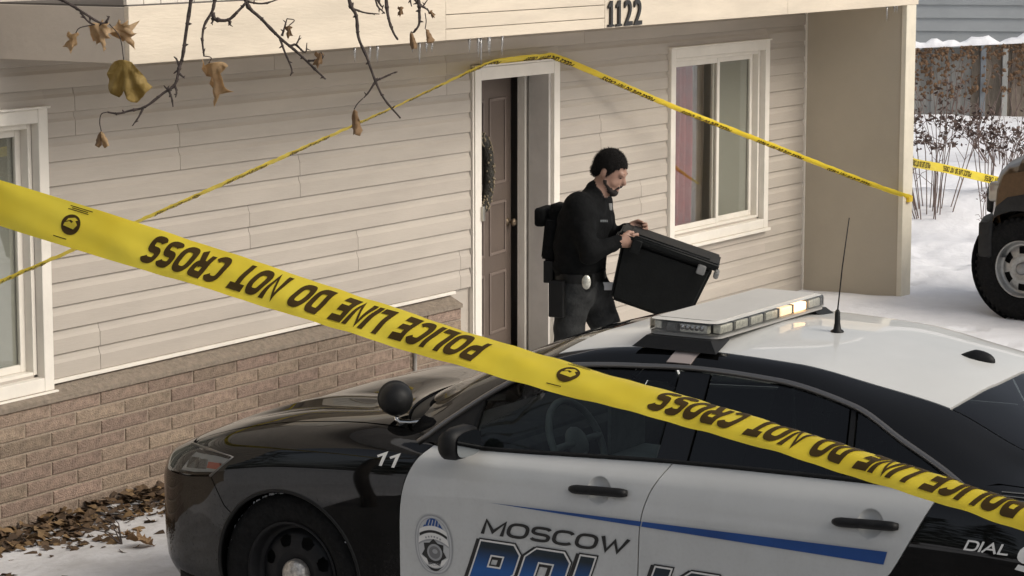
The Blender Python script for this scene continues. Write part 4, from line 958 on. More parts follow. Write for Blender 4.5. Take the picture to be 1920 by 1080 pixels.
# ---- markings on the near side
M_PW = mat('white_vinyl', (.72, .70, .66), .4); M_PK = mat('black_vinyl', (.022, .021, .020), .4); M_PB = mat('blue_vinyl', (.012, .062, .235), .4, noise=6, amt=.12); M_PG = mat('grey_vinyl', (.33, .33, .33), .4); M_PS = mat('silver_vinyl', (.50, .50, .49), .4)
def letter_box(body, u0, u1, z0, z1, m, sh=.0, name='lettering', off=.003, toff=.0, tilt=0., spacing=1.0):
    v, f = text_mesh(body, 0, toff, 4, spacing); xs = [p[0] for p in v]; ys = [p[1] for p in v]; xa, xb, ya, yb = min(xs), max(xs), min(ys), max(ys)
    H = z1-z0; vv = [(u0+(p[0]-xa)/(xb-xa)*(u1-u0) + sh*(p[1]-ya)/(yb-ya)*H, z0+(p[1]-ya)/(yb-ya)*H + tilt*(p[0]-xa)/(xb-xa)) for p in v]
    vv, f = subdiv2d(vv, f, .06)
    return decal(name, vv, f, m, car, off)
def stroke_box(body, u0, u1, z0, z1, m, sh, th, name, adv=1.0, wide=1.0, off=.003):
    v, f = stroke_text(body, th); xs = [p[0] for p in v]; xa, xb = min(xs), max(xs); H = z1-z0
    vv = [(u0+(p[0]-xa)/(xb-xa)*(u1-u0) + sh*p[1]*H, z0+p[1]*H) for p in v]
    return decal(name, vv, f, m, car, off)
for k_ in range(2): stroke_box('1', 1.490+k_*.064, 1.534+k_*.064, .910, .966, M_PW, .35, .17, 'unit_number')
stroke_box('MOSCOW', 2.022, 2.698, .688, .754, M_PK, .42, .185, 'city_lettering')
def strip_decal(name, top, bot, m, off=.003):
    n = 24; v = []; f = []
    for i in range(n+1):
        t = i/n; v += [(top[0][0]+(top[1][0]-top[0][0])*t, top[0][1]+(top[1][1]-top[0][1])*t), (bot[0][0]+(bot[1][0]-bot[0][0])*t, bot[0][1]+(bot[1][1]-bot[0][1])*t)]
    for i in range(n): f += [(2*i, 2*i+1, 2*i+3), (2*i, 2*i+3, 2*i+2)]
    return decal(name, v, f, m, car, off)
lerp = lambda a, b, t: (a[0]+(b[0]-a[0])*t, a[1]+(b[1]-a[1])*t)
sa, sb, sc_ = (2.075, .823), (3.813, .851), (3.799, .801); t1 = (2.7745-2.075)/(3.813-2.075); t2 = (2.7795-2.075)/(3.813-2.075)
strip_decal('blue_stripe', (sa, lerp(sa, sb, t1)), (sa, lerp(sa, sc_, t1)), M_PB); strip_decal('blue_stripe', (lerp(sa, sb, t2), sb), (lerp(sa, sc_, t2), sc_), M_PB)
# block letters P O L I C E: shadow, white keyline, dark edge, blue fade
def blk(ch):
    w, t, c = {'P': .80, 'O': .84, 'L': 1.10, 'I': .28, 'C': .80, 'E': .72}[ch], .27, .16
    if ch == 'P': return [[(0, 0), (t, 0), (t, .34), (w-c, .34), (w, .34+c), (w, 1-c), (w-c, 1), (0, 1)], [(t, .56), (t, .78), (w-t, .78), (w-t, .56)]], w
    if ch == 'O': return [[(c, 0), (w-c, 0), (w, c), (w, 1-c), (w-c, 1), (c, 1), (0, 1-c), (0, c)], [(t, .22), (t, .78), (w-t, .78), (w-t, .22)]], w
    if ch == 'L': return [[(0, 0), (w, 0), (w, .22), (t, .22), (t, 1), (0, 1)]], w
    if ch == 'I': return [[(0, 0), (w, 0), (w, 1), (0, 1)]], w
    if ch == 'C': return [[(c, 0), (w-c, 0), (w, c), (w, .36), (w-t, .36), (w-t, .22), (t, .22), (t, .78), (w-t, .78), (w-t, .64), (w, .64), (w, 1-c), (w-c, 1), (c, 1), (0, 1-c), (0, c)]], w
    return [[(0, 0), (w, 0), (w, .22), (t, .22), (t, .39), (w*.85, .39), (w*.85, .61), (t, .61), (t, .78), (w, .78), (w, 1), (0, 1)]], w
def offs(loop, d):
    """grow an outline by d (counter-clockwise outer, clockwise hole)"""
    n = len(loop); A = sum(loop[i][0]*loop[(i+1) % n][1]-loop[(i+1) % n][0]*loop[i][1] for i in range(n)); sg = 1 if A > 0 else -1; out = []
    for i in range(n):
        p, q, r_ = Vector(loop[i-1]), Vector(loop[i]), Vector(loop[(i+1) % n]); e1 = (q-p).normalized(); e2 = (r_-q).normalized()
        n1 = Vector((e1.y, -e1.x))*sg; n2 = Vector((e2.y, -e2.x))*sg; b = (n1+n2); b = b/max(b.length_squared/2, .25)
        out.append((q.x+b.x*d, q.y+b.y*d))
    return out
mfade = bpy.data.materials.new('blue_fade_print'); mfade.use_nodes = True; nt = mfade.node_tree; bb = nt.nodes['Principled BSDF']; tc = nt.nodes.new('ShaderNodeTexCoord'); sx_ = nt.nodes.new('ShaderNodeSeparateXYZ'); cr = nt.nodes.new('ShaderNodeValToRGB')
nt.links.new(tc.outputs['Object'], sx_.inputs[0]); mr_ = nt.nodes.new('ShaderNodeMapRange'); mr_.inputs['From Min'].default_value = .50; mr_.inputs['From Max'].default_value = .655
nt.links.new(sx_.outputs['Z'], mr_.inputs['Value']); nt.links.new(mr_.outputs[0], cr.inputs[0]); nt.links.new(cr.outputs[0], bb.inputs['Base Color'])
cr.color_ramp.elements[0].color = (.012, .09, .30, 1); cr.color_ramp.elements[1].color = (.012, .022, .03, 1); cr.color_ramp.elements[0].position = .25; cr.color_ramp.elements[1].position = .85; bb.inputs['Roughness'].default_value = .4
LH, LTOP = .245, .657; SHR = .40
def place(loop, u0): return [(u0+p[0]*LH + SHR*(p[1])*LH, LTOP-LH+p[1]*LH) for p in loop]
for ch, u0 in (('P', 1.925), ('O', 2.150), ('L', 2.395), ('I', 2.735), ('C', 2.855), ('E', 3.095)):
    L, w_ = blk(ch)
    grow = lambda d: [offs(L[0], d)] + [offs(h, -d) if False else offs(h, -d) for h in L[1:]]
    for d, m_, off, nm, sh in ((.055, M_PK, .0022, 'letter_shadow', (-.014, -.006)), (.050, M_PK, .0030, 'letter_edge', (0, 0)), (.026, M_PW, .0038, 'letter_keyline', (0, 0)), (-.004, mfade, .0046, 'letter_face', (0, 0))):
        loops = [place(q, u0) for q in ([offs(L[0], d)] + [offs(h, -d) for h in L[1:]])]
        loops = [[(a+sh[0], b+sh[1]) for a, b in q] for q in loops]
        v, f = poly_tri(loops); v, f = subdiv2d(v, f, .07); decal(nm, v, f, m_, car, off)
# shield on the door
def oval(cx, cz, a, b, n=36, p=2.3): return [(cx+a*math.copysign(abs(math.cos(t))**(2/p), math.cos(t)), cz+b*math.copysign(abs(math.sin(t))**(2/p), math.sin(t))) for t in np.linspace(0, 2*math.pi, n, endpoint=False)]
bc = (1.790, .610)
def flat(name, loops, m, off): v, f = poly_tri(loops); v, f = subdiv2d(v, f, .05); return decal(name, v, f, m, car, off)
flat('shield_edge', [oval(*bc, .093, .127)], M_PG, .0022); flat('shield_field', [oval(*bc, .087, .121)], M_PS, .0028)
flat('shield_rim', [oval(*bc, .080, .114), oval(*bc, .077, .111)[::-1]], M_PG, .0034)
def band(z0, z1, half0, half1, arch, m, off, nm, n=16):
    v = []; f = []
    for i in range(n+1):
        t = -1+2*i/n; v += [(bc[0]+half0*t, z0-arch*t*t), (bc[0]+half1*t, z1-arch*t*t)]
    for i in range(n): f += [(2*i, 2*i+2, 2*i+3), (2*i, 2*i+3, 2*i+1)]
    decal(nm, v, f, m, car, off)
band(.690, .722, .050, .026, .010, M_PB, .0036, 'shield_flag'); band(.672, .690, .070, .066, .020, M_PW, .0038, 'shield_banner'); band(.660, .671, .066, .068, .020, M_PK, .0036, 'shield_line'); band(.634, .660, .074, .070, .024, M_PW, .0040, 'shield_banner'); band(.626, .633, .074, .074, .024, M_PG, .0036, 'shield_line')
star = [(bc[0]+(.062 if i % 2 == 0 else .047)*math.sin(i*math.pi/7), .575+(.060 if i % 2 == 0 else .046)*math.cos(i*math.pi/7)) for i in range(14)][::-1]
flat('shield_star', [star], M_PK, .0042); flat('shield_seal', [oval(bc[0]+.004, .577, .037, .036, 28, 2)], M_PG, .0048); flat('shield_seal', [oval(bc[0]+.004, .577, .028, .027, 28, 2)], mat('mid_grey_vinyl', (.16, .16, .16), .4), .0052); flat('shield_seal', [oval(bc[0]+.006, .582, .013, .010, 20, 2)], M_PG, .0056)
band(.512, .540, .050, .072, -.022, M_PW, .0040, 'shield_banner'); band(.496, .508, .036, .052, -.020, M_PK, .0036, 'shield_line')
for i in range(5):
    flat('shield_stripe', [[(bc[0]-.040+i*.016, .690), (bc[0]-.036+i*.016, .690), (bc[0]-.024+i*.014, .716), (bc[0]-.028+i*.014, .716)]], M_PS, .0042)
for i in range(6): flat('shield_print', [[(bc[0]-.040+i*.014, .648-.024*((i-2.5)/4)**2*.8), (bc[0]-.032+i*.014, .648-.024*((i-2.5)/4)**2*.8), (bc[0]-.032+i*.014, .640-.024*((i-2.5)/4)**2*.8), (bc[0]-.040+i*.014, .640-.024*((i-2.5)/4)**2*.8)]], M_PG, .0046)
letter_box('POLICE', bc[0]-.032, bc[0]+.032, .519, .531, M_PG, 0, 'shield_print', .0046)
# emergency number on the rear quarter
stroke_box('DIAL', 4.108, 4.276, .897, .935, M_PW, .42, .17, 'dial_lettering'); stroke_box('911', 4.296, 4.60, .845, .945, M_PW, .30, .2, 'dial_number')
for i in range(6): strip_decal('pillar_print', ((4.27-.012*i, 1.055+i*.010), (4.40, 1.055+i*.010)), ((4.27-.012*i, 1.0525+i*.010), (4.40, 1.0525+i*.010)), mat('dim_print', (.09, .09, .085), .5), .003)
# ================================================================== OFFICER (one continuous surface grown from a distance field)
class SDF:
    def __init__(s, lo, hi, h):
        s.lo = np.array(lo, np.float32); s.h = h; s.n = np.ceil((np.array(hi)-np.array(lo))/h).astype(int)+1
        s.S = np.full(tuple(s.n), 1.0, np.float32); s.G = np.zeros(tuple(s.n), np.int8)
        s.ax = [s.lo[i]+h*np.arange(s.n[i], dtype=np.float32) for i in range(3)]
    def _sub(s, lo, hi, pad):
        sl = []; ax = []
        for i in range(3):
            a = int(max(0, math.floor((lo[i]-pad-s.lo[i])/s.h))); b = int(min(s.n[i], math.ceil((hi[i]+pad-s.lo[i])/s.h)+1)); b = max(b, a+1)
            sl.append(slice(a, b)); ax.append(s.ax[i][a:b])
        return tuple(sl), np.meshgrid(*ax, indexing='ij')
    def _mix(s, sl, d, g, k):
        A = s.S[sl]; h = np.clip(.5+.5*(A-d)/k, 0, 1); s.G[sl] = np.where(d < A, g, s.G[sl]); s.S[sl] = A*(1-h)+d*h-k*h*(1-h)
    def cone(s, a, b, ra, rb, g, k=.02):
        a = np.array(a, np.float32); b = np.array(b, np.float32); R_ = max(ra, rb)
        sl, (X, Y, Z) = s._sub(np.minimum(a, b)-R_, np.maximum(a, b)+R_, k*2+.05)
        d = b-a; L = max(float(d@d), 1e-9); t = np.clip(((X-a[0])*d[0]+(Y-a[1])*d[1]+(Z-a[2])*d[2])/L, 0, 1)
        D = np.sqrt((X-a[0]-t*d[0])**2+(Y-a[1]-t*d[1])**2+(Z-a[2]-t*d[2])**2)-(ra+(rb-ra)*t); s._mix(sl, D, g, k)
    def ell(s, c, M, r, g, k=.02):
        """ellipsoid: M rows are its axes"""
        c = np.array(c, np.float32); R_ = max(r); sl, (X, Y, Z) = s._sub(c-R_, c+R_, k*2+.05); q = [X-c[0], Y-c[1], Z-c[2]]
        p = [(M[i][0]*q[0]+M[i][1]*q[1]+M[i][2]*q[2]) for i in range(3)]
        k0 = np.sqrt(sum((p[i]/r[i])**2 for i in range(3))); k1 = np.sqrt(sum((p[i]/r[i]**2)**2 for i in range(3)))
        s._mix(sl, k0*(k0-1)/np.maximum(k1, 1e-4), g, k)
    def mesh(s):
        S = s.S; neg = S < 0; n = S.shape
        c = np.zeros(tuple(np.array(n)-1), np.int8)
        for dx in (0, 1):
            for dy in (0, 1):
                for dz in (0, 1): c += neg[dx:n[0]-1+dx, dy:n[1]-1+dy, dz:n[2]-1+dz]
        act = np.argwhere((c > 0) & (c < 8)); idx = np.full(c.shape, -1, np.int64); idx[tuple(act.T)] = np.arange(len(act))
        P = np.zeros((len(act), 3)); W = np.zeros(len(act)); cor = [(i, j, k) for i in (0, 1) for j in (0, 1) for k in (0, 1)]
        for a in cor:
            for ax in range(3):
                if a[ax] == 0:
                    b = list(a); b[ax] = 1; sa = S[tuple((act+np.array(a)).T)]; sb = S[tuple((act+np.array(b)).T)]; m = (sa < 0) != (sb < 0)
                    t = sa[m]/(sa[m]-sb[m]); q = np.tile(np.array(a, float), (m.sum(), 1)); q[:, ax] += t; P[m] += q; W[m] += 1
        V_ = s.lo + s.h*(act+P/W[:, None]); F_ = []
        for ax in range(3):
            o1, o2 = [(1, 2), (2, 0), (0, 1)][ax]
            A = neg; sl0 = [slice(None)]*3; sl1 = [slice(None)]*3; sl0[ax] = slice(0, -1); sl1[ax] = slice(1, None)
            e = np.argwhere(A[tuple(sl0)] != A[tuple(sl1)]); e = e[(e[:, o1] > 0) & (e[:, o2] > 0) & (e[:, o1] < n[o1]-1) & (e[:, o2] < n[o2]-1)]
            def cell(d1, d2): q = e.copy(); q[:, o1] += d1; q[:, o2] += d2; return idx[tuple(q.T)]
            q = np.stack([cell(-1, -1), cell(0, -1), cell(0, 0), cell(-1, 0)], 1); inn = A[tuple(e.T)]
            q[~inn] = q[~inn][:, ::-1]; F_.append(q)
        F_ = np.vstack(F_); gi = s.G[tuple(np.clip(np.round((V_-s.lo)/s.h).astype(int), 0, np.array(n)-1).T)]
        fg = np.median(gi[F_], axis=1).astype(int)
        return V_, F_, fg
    def near(s, x, z):
        """first surface met from the camera side (-y) at (x, z), seen a little from above"""
        for y in np.arange(s.lo[1], s.ax[1][-1], s.h/2):
            i = [int(round((p-s.lo[j])/s.h)) for j, p in enumerate((x, y, z))]
            if all(0 <= i[j] < s.n[j] for j in range(3)) and s.S[tuple(i)] < 0: return y
        return 0
M_SKIN = mat('skin', (.30, .175, .125), .5, noise=14, amt=.08); M_JKT = mat('black_jacket', (.0045, .0048, .005), .85, spec=.12, noise=22, amt=.4, bump=(45, .25))
M_PANT = mat('charcoal_trousers', (.030, .031, .031), .9, spec=.15, noise=18, amt=.25, bump=(60, .25)); M_SHOE = mat('black_shoe', (.006, .006, .006), .5, spec=.25); M_HAIR = mat('dark_hair', (.006, .005, .0045), .8, spec=.15, noise=80, amt=.5, bump=(140, .4)); M_BEARD = mat('dark_beard', (.018, .012, .010), .8, noise=60, amt=.4)
per = empty('person', (-1.781, -1.999, .0), math.atan2(-.8461, .5331)); tag(per, 'person in black jacket and dark trousers carrying a black bin past the open door', 'person')
B = SDF((-.56, -.42, 0), (.46, .44, 1.86), .0065)
yaw = R(-20); fw_ = np.array([math.cos(yaw), math.sin(yaw), 0]); rt = np.array([math.sin(yaw), -math.cos(yaw), 0]); upv = np.array([0, 0, 1.])
def T(a, b, z, f=0, r=0): return np.array([a, b, z])+fw_*f+rt*r
# legs
hipF, hipB = T(-.05, .0, .99, .02, -.10), T(-.075, 0, .99, -.01, .10)
kneeF, kneeB = np.array([.165, .075, .54]), np.array([-.150, -.075, .55]); ankF, ankB = np.array([.150, .085, .10]), np.array([-.36, -.06, .15])
for hp, kn, an_ in ((hipF, kneeF, ankF), (hipB, kneeB, ankB)):
    B.cone(hp, kn, .108, .074, 2, .04); B.cone(kn, an_, .074, .060, 2, .03)
B.cone(ankF+[0, 0, -.03], ankF+fw_*.19+[0, 0, -.065], .048, .036, 3, .02); B.cone(ankB+[.0, 0, -.02], ankB+fw_*.17+[0, 0, -.10], .048, .034, 3, .02)
# trunk
B.cone(T(-.07, 0, 1.01, 0, -.075), T(-.07, 0, 1.01, 0, .075), .128, .128, 2, .05)
B.cone(T(-.070, 0, 1.14, 0, -.085), T(-.070, 0, 1.14, 0, .085), .128, .128, 1, .03)
B.cone(T(-.065, 0, 1.27, 0, -.10), T(-.065, 0, 1.27, 0, .10), .130, .130, 1, .05); B.cone(T(-.045, 0, 1.41, 0, -.115), T(-.045, 0, 1.41, 0, .115), .124, .124, 1, .06)
B.cone(T(-.02, 0, 1.51, 0, -.145), T(-.02, 0, 1.51, 0, .145), .070, .070, 1, .06); B.cone(T(-.01, 0, 1.50), T(.02, 0, 1.575), .080, .064, 1, .04)
# arms
shR, elR, wrR = T(-.02, 0, 1.505, 0, .185), np.array([-.02, -.275, 1.245]), np.array([.135, -.205, 1.305]); shL, elL, wrL = T(-.02, 0, 1.505, 0, -.185), np.array([.12, .25, 1.25]), np.array([.20, .18, 1.33])
for sh_, el_, wr_ in ((shR, elR, wrR), (shL, elL, wrL)): B.cone(sh_, el_, .066, .056, 1, .06); B.cone(el_, wr_, .058, .040, 1, .03)
# cloth folds before the skin goes on
X_, Y_, Z_ = np.meshgrid(*B.ax, indexing='ij')
fold = .0042*np.sin(34*Z_+9*X_-6*Y_+1.5*np.sin(11*X_+7*Z_))*np.sin(15*X_+13*Y_+6*Z_) + .003*np.sin(60*Z_-25*X_+12*Y_)*np.sin(22*Y_+9*Z_)
B.S += (fold*(np.abs(B.S) < .12)).astype(np.float32); del X_, Y_, Z_, fold
# head
hf = np.array([math.cos(yaw)*math.cos(R(-26)), math.sin(yaw)*math.cos(R(-26)), math.sin(R(-26))]); hr = rt; hu = np.cross(hr, hf); hu = hu if hu[2] > 0 else -hu; HM = [hf, hr, hu]; HC = np.array([.102, -.005, 1.692])
def Hd(f, r, u): return HC+hf*f+hr*r+hu*u
B.cone(T(.02, 0, 1.55), HC+np.array([-.02, 0, -.05]), .058, .056, 4, .02)
B.ell(Hd(-.012, 0, .028), HM, (.098, .077, .100), 4, .02); B.ell(Hd(.022, 0, -.045), HM, (.075, .062, .080), 4, .03); B.ell(Hd(.058, 0, -.098), HM, (.030, .030, .024), 4, .02)
B.cone(Hd(.082, 0, .012), Hd(.106, 0, -.024), .010, .0145, 4, .012); B.cone(Hd(.080, .036, .022), Hd(.080, -.036, .022), .014, .014, 4, .015)
for sg in (1, -1): B.ell(Hd(-.012, sg*.078, -.012), HM, (.018, .010, .030), 4, .008); B.cone(Hd(.070, sg*.030, -.03), Hd(.060, sg*.045, -.045), .014, .014, 4, .02)
# short beard and moustache
B.cone(Hd(.092, .026, -.056), Hd(.094, 0, -.048), .009, .0115, 5, .006); B.cone(Hd(.092, -.026, -.056), Hd(.094, 0, -.048), .009, .0115, 5, .006)
B.ell(Hd(.066, 0, -.098), HM, (.034, .038, .030), 5, .008); B.cone(Hd(.082, .026, -.06), Hd(.072, .034, -.09), .010, .012, 5, .006); B.cone(Hd(.082, -.026, -.06), Hd(.072, -.034, -.09), .010, .012, 5, .006)
for sg in (1, -1): B.cone(Hd(.058, sg*.040, -.088), Hd(.012, sg*.064, -.052), .020, .012, 5, .01)
# hands: palm, four bent fingers, thumb
def hand(w_, d, across, curl):
    d = np.array(d)/np.linalg.norm(d); across = np.array(across)/np.linalg.norm(across); cu = np.array(curl)/np.linalg.norm(curl)
    pm = w_+d*.055; B.ell(pm, [d, across, np.cross(d, across)], (.052, .042, .020), 4, .012); B.cone(w_, w_+d*.03, .030, .030, 4, .02)
    for i, (o, L) in enumerate(((-.030, .066), (-.010, .074), (.010, .070), (.029, .056))):
        k = w_+d*.095+across*o; m = k+d*L*.40+cu*L*.25; e = m+cu*L*.48; e2 = e-d*L*.32+cu*.006
        B.cone(k, m, .0105, .010, 4, .004); B.cone(m, e, .010, .009, 4, .003); B.cone(e, e2, .009, .0085, 4, .003)
    t0 = w_+d*.040-across*.034; t1 = t0+d*.034-across*.016+cu*.016; t2 = t1+d*.026+across*.006+cu*.018; B.cone(t0, t1, .013, .0115, 4, .006); B.cone(t1, t2, .0115, .009, 4, .003)
hand(wrR, (.95, -.05, .12), (.05, .2, -.98), (-.05, .95, -.1)); hand(wrL, (.80, -.10, .05), (0, -.15, -1), (0, -.95, -.1))
V_, F_, fg = B.mesh()
body = mobj('body', V_, F_, [M_SKIN, M_JKT, M_PANT, M_SHOE, M_SKIN, M_BEARD], per, smooth=True, mi=fg)
# hair: close cap over the skull, cut along the hairline
Hh = SDF(HC-.16, HC+.17, .005); Hh.ell(Hd(-.013, 0, .0295), HM, (.1015, .0800, .1035), 1, .01); Hh.cone(Hd(-.070, .03, -.03), Hd(-.070, -.03, -.03), .030, .030, 1, .03)
for sg in (1, -1): Hh.cone(Hd(.012, sg*.072, .04), Hd(.014, sg*.070, -.028), .010, .006, 1, .012)
X_, Y_, Z_ = np.meshgrid(*Hh.ax, indexing='ij'); q = np.stack([X_-HC[0], Y_-HC[1], Z_-HC[2]], -1); qf, qu = q@hf, q@hu
cut = np.maximum.reduce([np.minimum(.035-qu+0*qf, qf-.022), qf-.088, (-.062-qu)]).astype(np.float32)
jit = .006*np.sin(210*X_+90*Y_)*np.sin(170*Y_+60*Z_)+.004*np.sin(333*Y_)
low = np.interp(qf, [-.12, -.06, -.03, .0, .02, .045, .07, .1], [-.075, -.068, -.035, -.030, -.012, .040, .058, .062])
cut = (low+jit-qu).astype(np.float32)
Hh.S = np.maximum(Hh.S + .0010*np.sin(150*X_+40*Z_)*np.sin(130*Y_-60*Z_), cut*.8).astype(np.float32)
hv, hfc, _ = Hh.mesh(); hair_o = mobj('hair', hv, hfc, M_HAIR, per, smooth=True)
rh = random.Random(6); mb = MB(); pick = rng.integers(0, len(hv), 5200)
for i in pick:
    p = np.array(hv[i]); d = p-Hd(-.013, 0, .03); d = d/np.linalg.norm(d); g_ = d*.55-hu*.35-hf*.35+np.array([rh.uniform(-.4, .4) for _ in range(3)]); g_ = g_/np.linalg.norm(g_); L0 = rh.uniform(.008, .016); s_ = np.cross(g_, d); s_ = s_/max(np.linalg.norm(s_), 1e-6)*.0011
    mb.add([p-s_-d*.002, p+s_-d*.002, p+g_*L0], [(0, 1, 2)])
mb.build('hair_strand', M_HAIR, hair_o)['kind'] = 'stuff'
for sg in (1, -1):
    MB().sphere(Hd(.078, sg*.031, .004), .010, 0, 10, 8).build('eye', mat('eye_dark', (.05, .035, .03), .2), per, smooth=True)
    MB().tube([Hd(.088, sg*.014, .024), Hd(.089, sg*.032, .028), Hd(.080, sg*.048, .022)], [.004, .005, .003], 6).build('eyebrow', M_HAIR, per, smooth=True)
MB().tube([Hd(.088, -.020, -.072), Hd(.093, 0, -.070), Hd(.088, .020, -.072)], [.003, .005, .003], 6).build('mouth', mat('lip', (.32, .12, .10), .5), per, smooth=True)
# duty belt and gear
def ringpts(z, ra, rb, c=(-.07, 0), n=40): return [(c[0]+fw_[0]*ra*math.cos(a)+rt[0]*rb*math.sin(a), c[1]+fw_[1]*ra*math.cos(a)+rt[1]*rb*math.sin(a), z) for a in np.linspace(0, 2*math.pi, n)]
mb = MB(); A = ringpts(1.065, .143, .218); A2 = ringpts(1.115, .143, .218); I = ringpts(1.065, .12, .19); I2 = ringpts(1.115, .12, .19); n = 40
mb.add(A+A2+I+I2, [(i, i+1, n+i+1, n+i) for i in range(n-1)]+[(n+i, n+i+1, 3*n+i+1, 3*n+i) for i in range(n-1)]+[(2*n+i, 2*n+i+1, i+1, i) for i in range(n-1)]); mb.build('duty_belt', M_SHOE, per, smooth=True, auto=35)
def gear(name, f, r, z, lo, hi, m): 
    p = T(-.07, 0, z, f, r); g_ = MB().bbox(lo, hi, .006).build(name, m, per); g_.location = p; g_.rotation_euler = (0, 0, yaw); return g_
gear('holster', -.06, .235, 1.00, (-.045, -.025, -.13), (.045, .03, .08), M_SHOE); gear('radio', -.135, .10, 1.10, (-.04, -.05, -.05), (.02, .05, .08), M_SHOE); gear('pouch', .11, .16, 1.085, (-.03, -.02, -.05), (.03, .02, .035), M_SHOE)
gear('magazine_pouch', -.15, -.02, 1.08, (-.04, -.04, -.05), (.02, .04, .04), M_SHOE)
yb = B.near(-.037, 1.075); mb = MB().lathe([(.0, .010), (.020, .008), (.030, .003), (.033, .0)], 20, 0, Matrix.Translation((-.040, -.250, 1.078)) @ Matrix.Rotation(R(90), 4, 'X') @ Matrix.Diagonal((.8, 1.25, 1, 1)))
mb.build('belt_badge', mat('badge_silver', (.50, .49, .43), .35, metal=.6, noise=60, amt=.3), per, smooth=True)
yb = min(B.near(.125, 1.02), B.near(.09, 1.02)); MB().bbox((.060, yb-.016, .998), (.150, yb-.010, 1.045), .002).build('paper_tag', mat('white_paper', (.80, .80, .80), .7), per)
yb = B.near(.045, 1.415); MB().bbox((.028, yb-.006, 1.410), (.085, yb-.001, 1.424), .002).build('name_tape', mat('grey_thread', (.16, .17, .17), .7, noise=120, amt=.5), per)
yb = B.near(.10, 1.47); MB().bbox((.098, yb-.006, 1.455), (.118, yb+.004, 1.495), .003).build('collar_pin', mat('pale_pin', (.36, .36, .35), .5), per)
# pack on the back
bp = empty('backpack', per.location+Vector((0, 0, 0)), per.rotation_euler.z); tag(bp, 'black backpack worn by the person carrying the bin', 'backpack')
bm = bmesh.new(); bmesh.ops.create_cube(bm, size=1); bmesh.ops.bevel(bm, geom=bm.edges[:], offset=.22, segments=4, affect='EDGES')
Mp = Matrix.Translation((-.205, .035, 1.30)) @ Matrix.Rotation(yaw, 4, 'Z') @ Matrix.Rotation(R(6), 4, 'Y')
for v in bm.verts: v.co = Mp @ Vector((v.co.x*.115, v.co.y*.27, v.co.z*.40))
MB().bm(bm).build('pack_body', M_JKT, bp, smooth=True)
MB().bbox((-.045, -.10, -.05), (.02, .10, .06), .02, seg=3).build('pack_pocket', M_JKT, bp, smooth=True).matrix_basis = Matrix.Translation((-.265, .055, 1.42)) @ Matrix.Rotation(yaw, 4, 'Z')
MB().tube([(-.15, -.10, 1.48), (-.10, -.15, 1.53), (-.03, -.17, 1.52)], .014, 6).build('shoulder_strap', M_SHOE, bp, smooth=True)
# the bin
tt = empty('storage_tote', per.location, per.rotation_euler.z); tag(tt, 'black plastic storage tote tilted forward in the hands of the person', 'tote')
tm = Matrix.Translation((.445, -.035, 1.235)) @ Matrix.Rotation(R(-6), 4, 'Z') @ Matrix.Rotation(R(18.5), 4, 'Y')
def tbox(name, lo, hi, m, r=.008, sx=1, sy=1):
    bm = bmesh.new(); bmesh.ops.create_cube(bm, size=1)
    c = [(lo[i]+hi[i])/2 for i in range(3)]; d = [hi[i]-lo[i] for i in range(3)]
    for v in bm.verts:
        k = (sx, sy) if v.co.z < 0 else (1, 1); v.co = Vector((c[0]+v.co.x*d[0]*k[0], c[1]+v.co.y*d[1]*k[1], c[2]+v.co.z*d[2]))
    bmesh.ops.bevel(bm, geom=bm.edges[:], offset=r, segments=3, affect='EDGES')
    o = MB().bm(bm).build(name, m, tt, smooth=True, auto=40); o.matrix_basis = tm; return o
M_TOTE = mat('black_tote', (.0045, .0052, .005), .5, spec=.2, noise=14, amt=.3, bump=(70, .08))
tbox('tote_body', (-.275, -.19, -.36), (.275, .19, .0), M_TOTE, .02, .84, .84)
for x in (): tbox('tote_rib', (x-.022, -.192, -.30), (x+.022, -.172, -.06), M_TOTE, .006)
tbox('tote_lid', (-.300, -.215, .001), (.300, .215, .045), M_TOTE, .012); tbox('lid_ridge', (-.24, -.155, .0455), (.24, .155, .052), M_TOTE, .003)
M_LAT = mat('grey_latch', (.17, .17, .165), .4, noise=30, amt=.15)
tbox('latch', (.185, -.222, -.045), (.235, -.200, .012), M_LAT, .005); tbox('latch', (-.215, -.226, -.055), (-.155, -.200, .030), M_TOTE, .006); tbox('end_handle', (.288, -.08, -.06), (.318, .08, -.02), M_LAT, .006); tbox('end_handle', (-.318, -.08, -.03), (-.288, .08, -.0), M_TOTE, .006)
# ================================================================== POLICE TAPE
M_TAPE = bpy.data.materials.new('yellow_tape'); M_TAPE.use_nodes = True
nt = M_TAPE.node_tree; b_ = nt.nodes['Principled BSDF']; b_.inputs['Roughness'].default_value = .38; N = nt.nodes.new; L_ = nt.links.new
tcn = N('ShaderNodeTexCoord'); nz = N('ShaderNodeTexNoise'); nz.inputs['Scale'].default_value = 9; nz.inputs['Detail'].default_value = 4; L_(tcn.outputs['Object'], nz.inputs['Vector'])
rp = N('ShaderNodeValToRGB'); rp.color_ramp.elements[0].color = (.88, .67, .045, 1); rp.color_ramp.elements[1].color = (.93, .75, .07, 1); rp.color_ramp.elements[0].position = .3; rp.color_ramp.elements[1].position = .7
L_(nz.outputs[0], rp.inputs[0]); L_(rp.outputs[0], b_.inputs['Base Color'])
trn = N('ShaderNodeBsdfTranslucent'); L_(rp.outputs[0], trn.inputs[0]); mx = N('ShaderNodeMixShader'); mx.inputs[0].default_value = .45
L_(b_.outputs[0], mx.inputs[1]); L_(trn.outputs[0], mx.inputs[2]); L_(mx.outputs[0], nt.nodes['Material Output'].inputs[0])
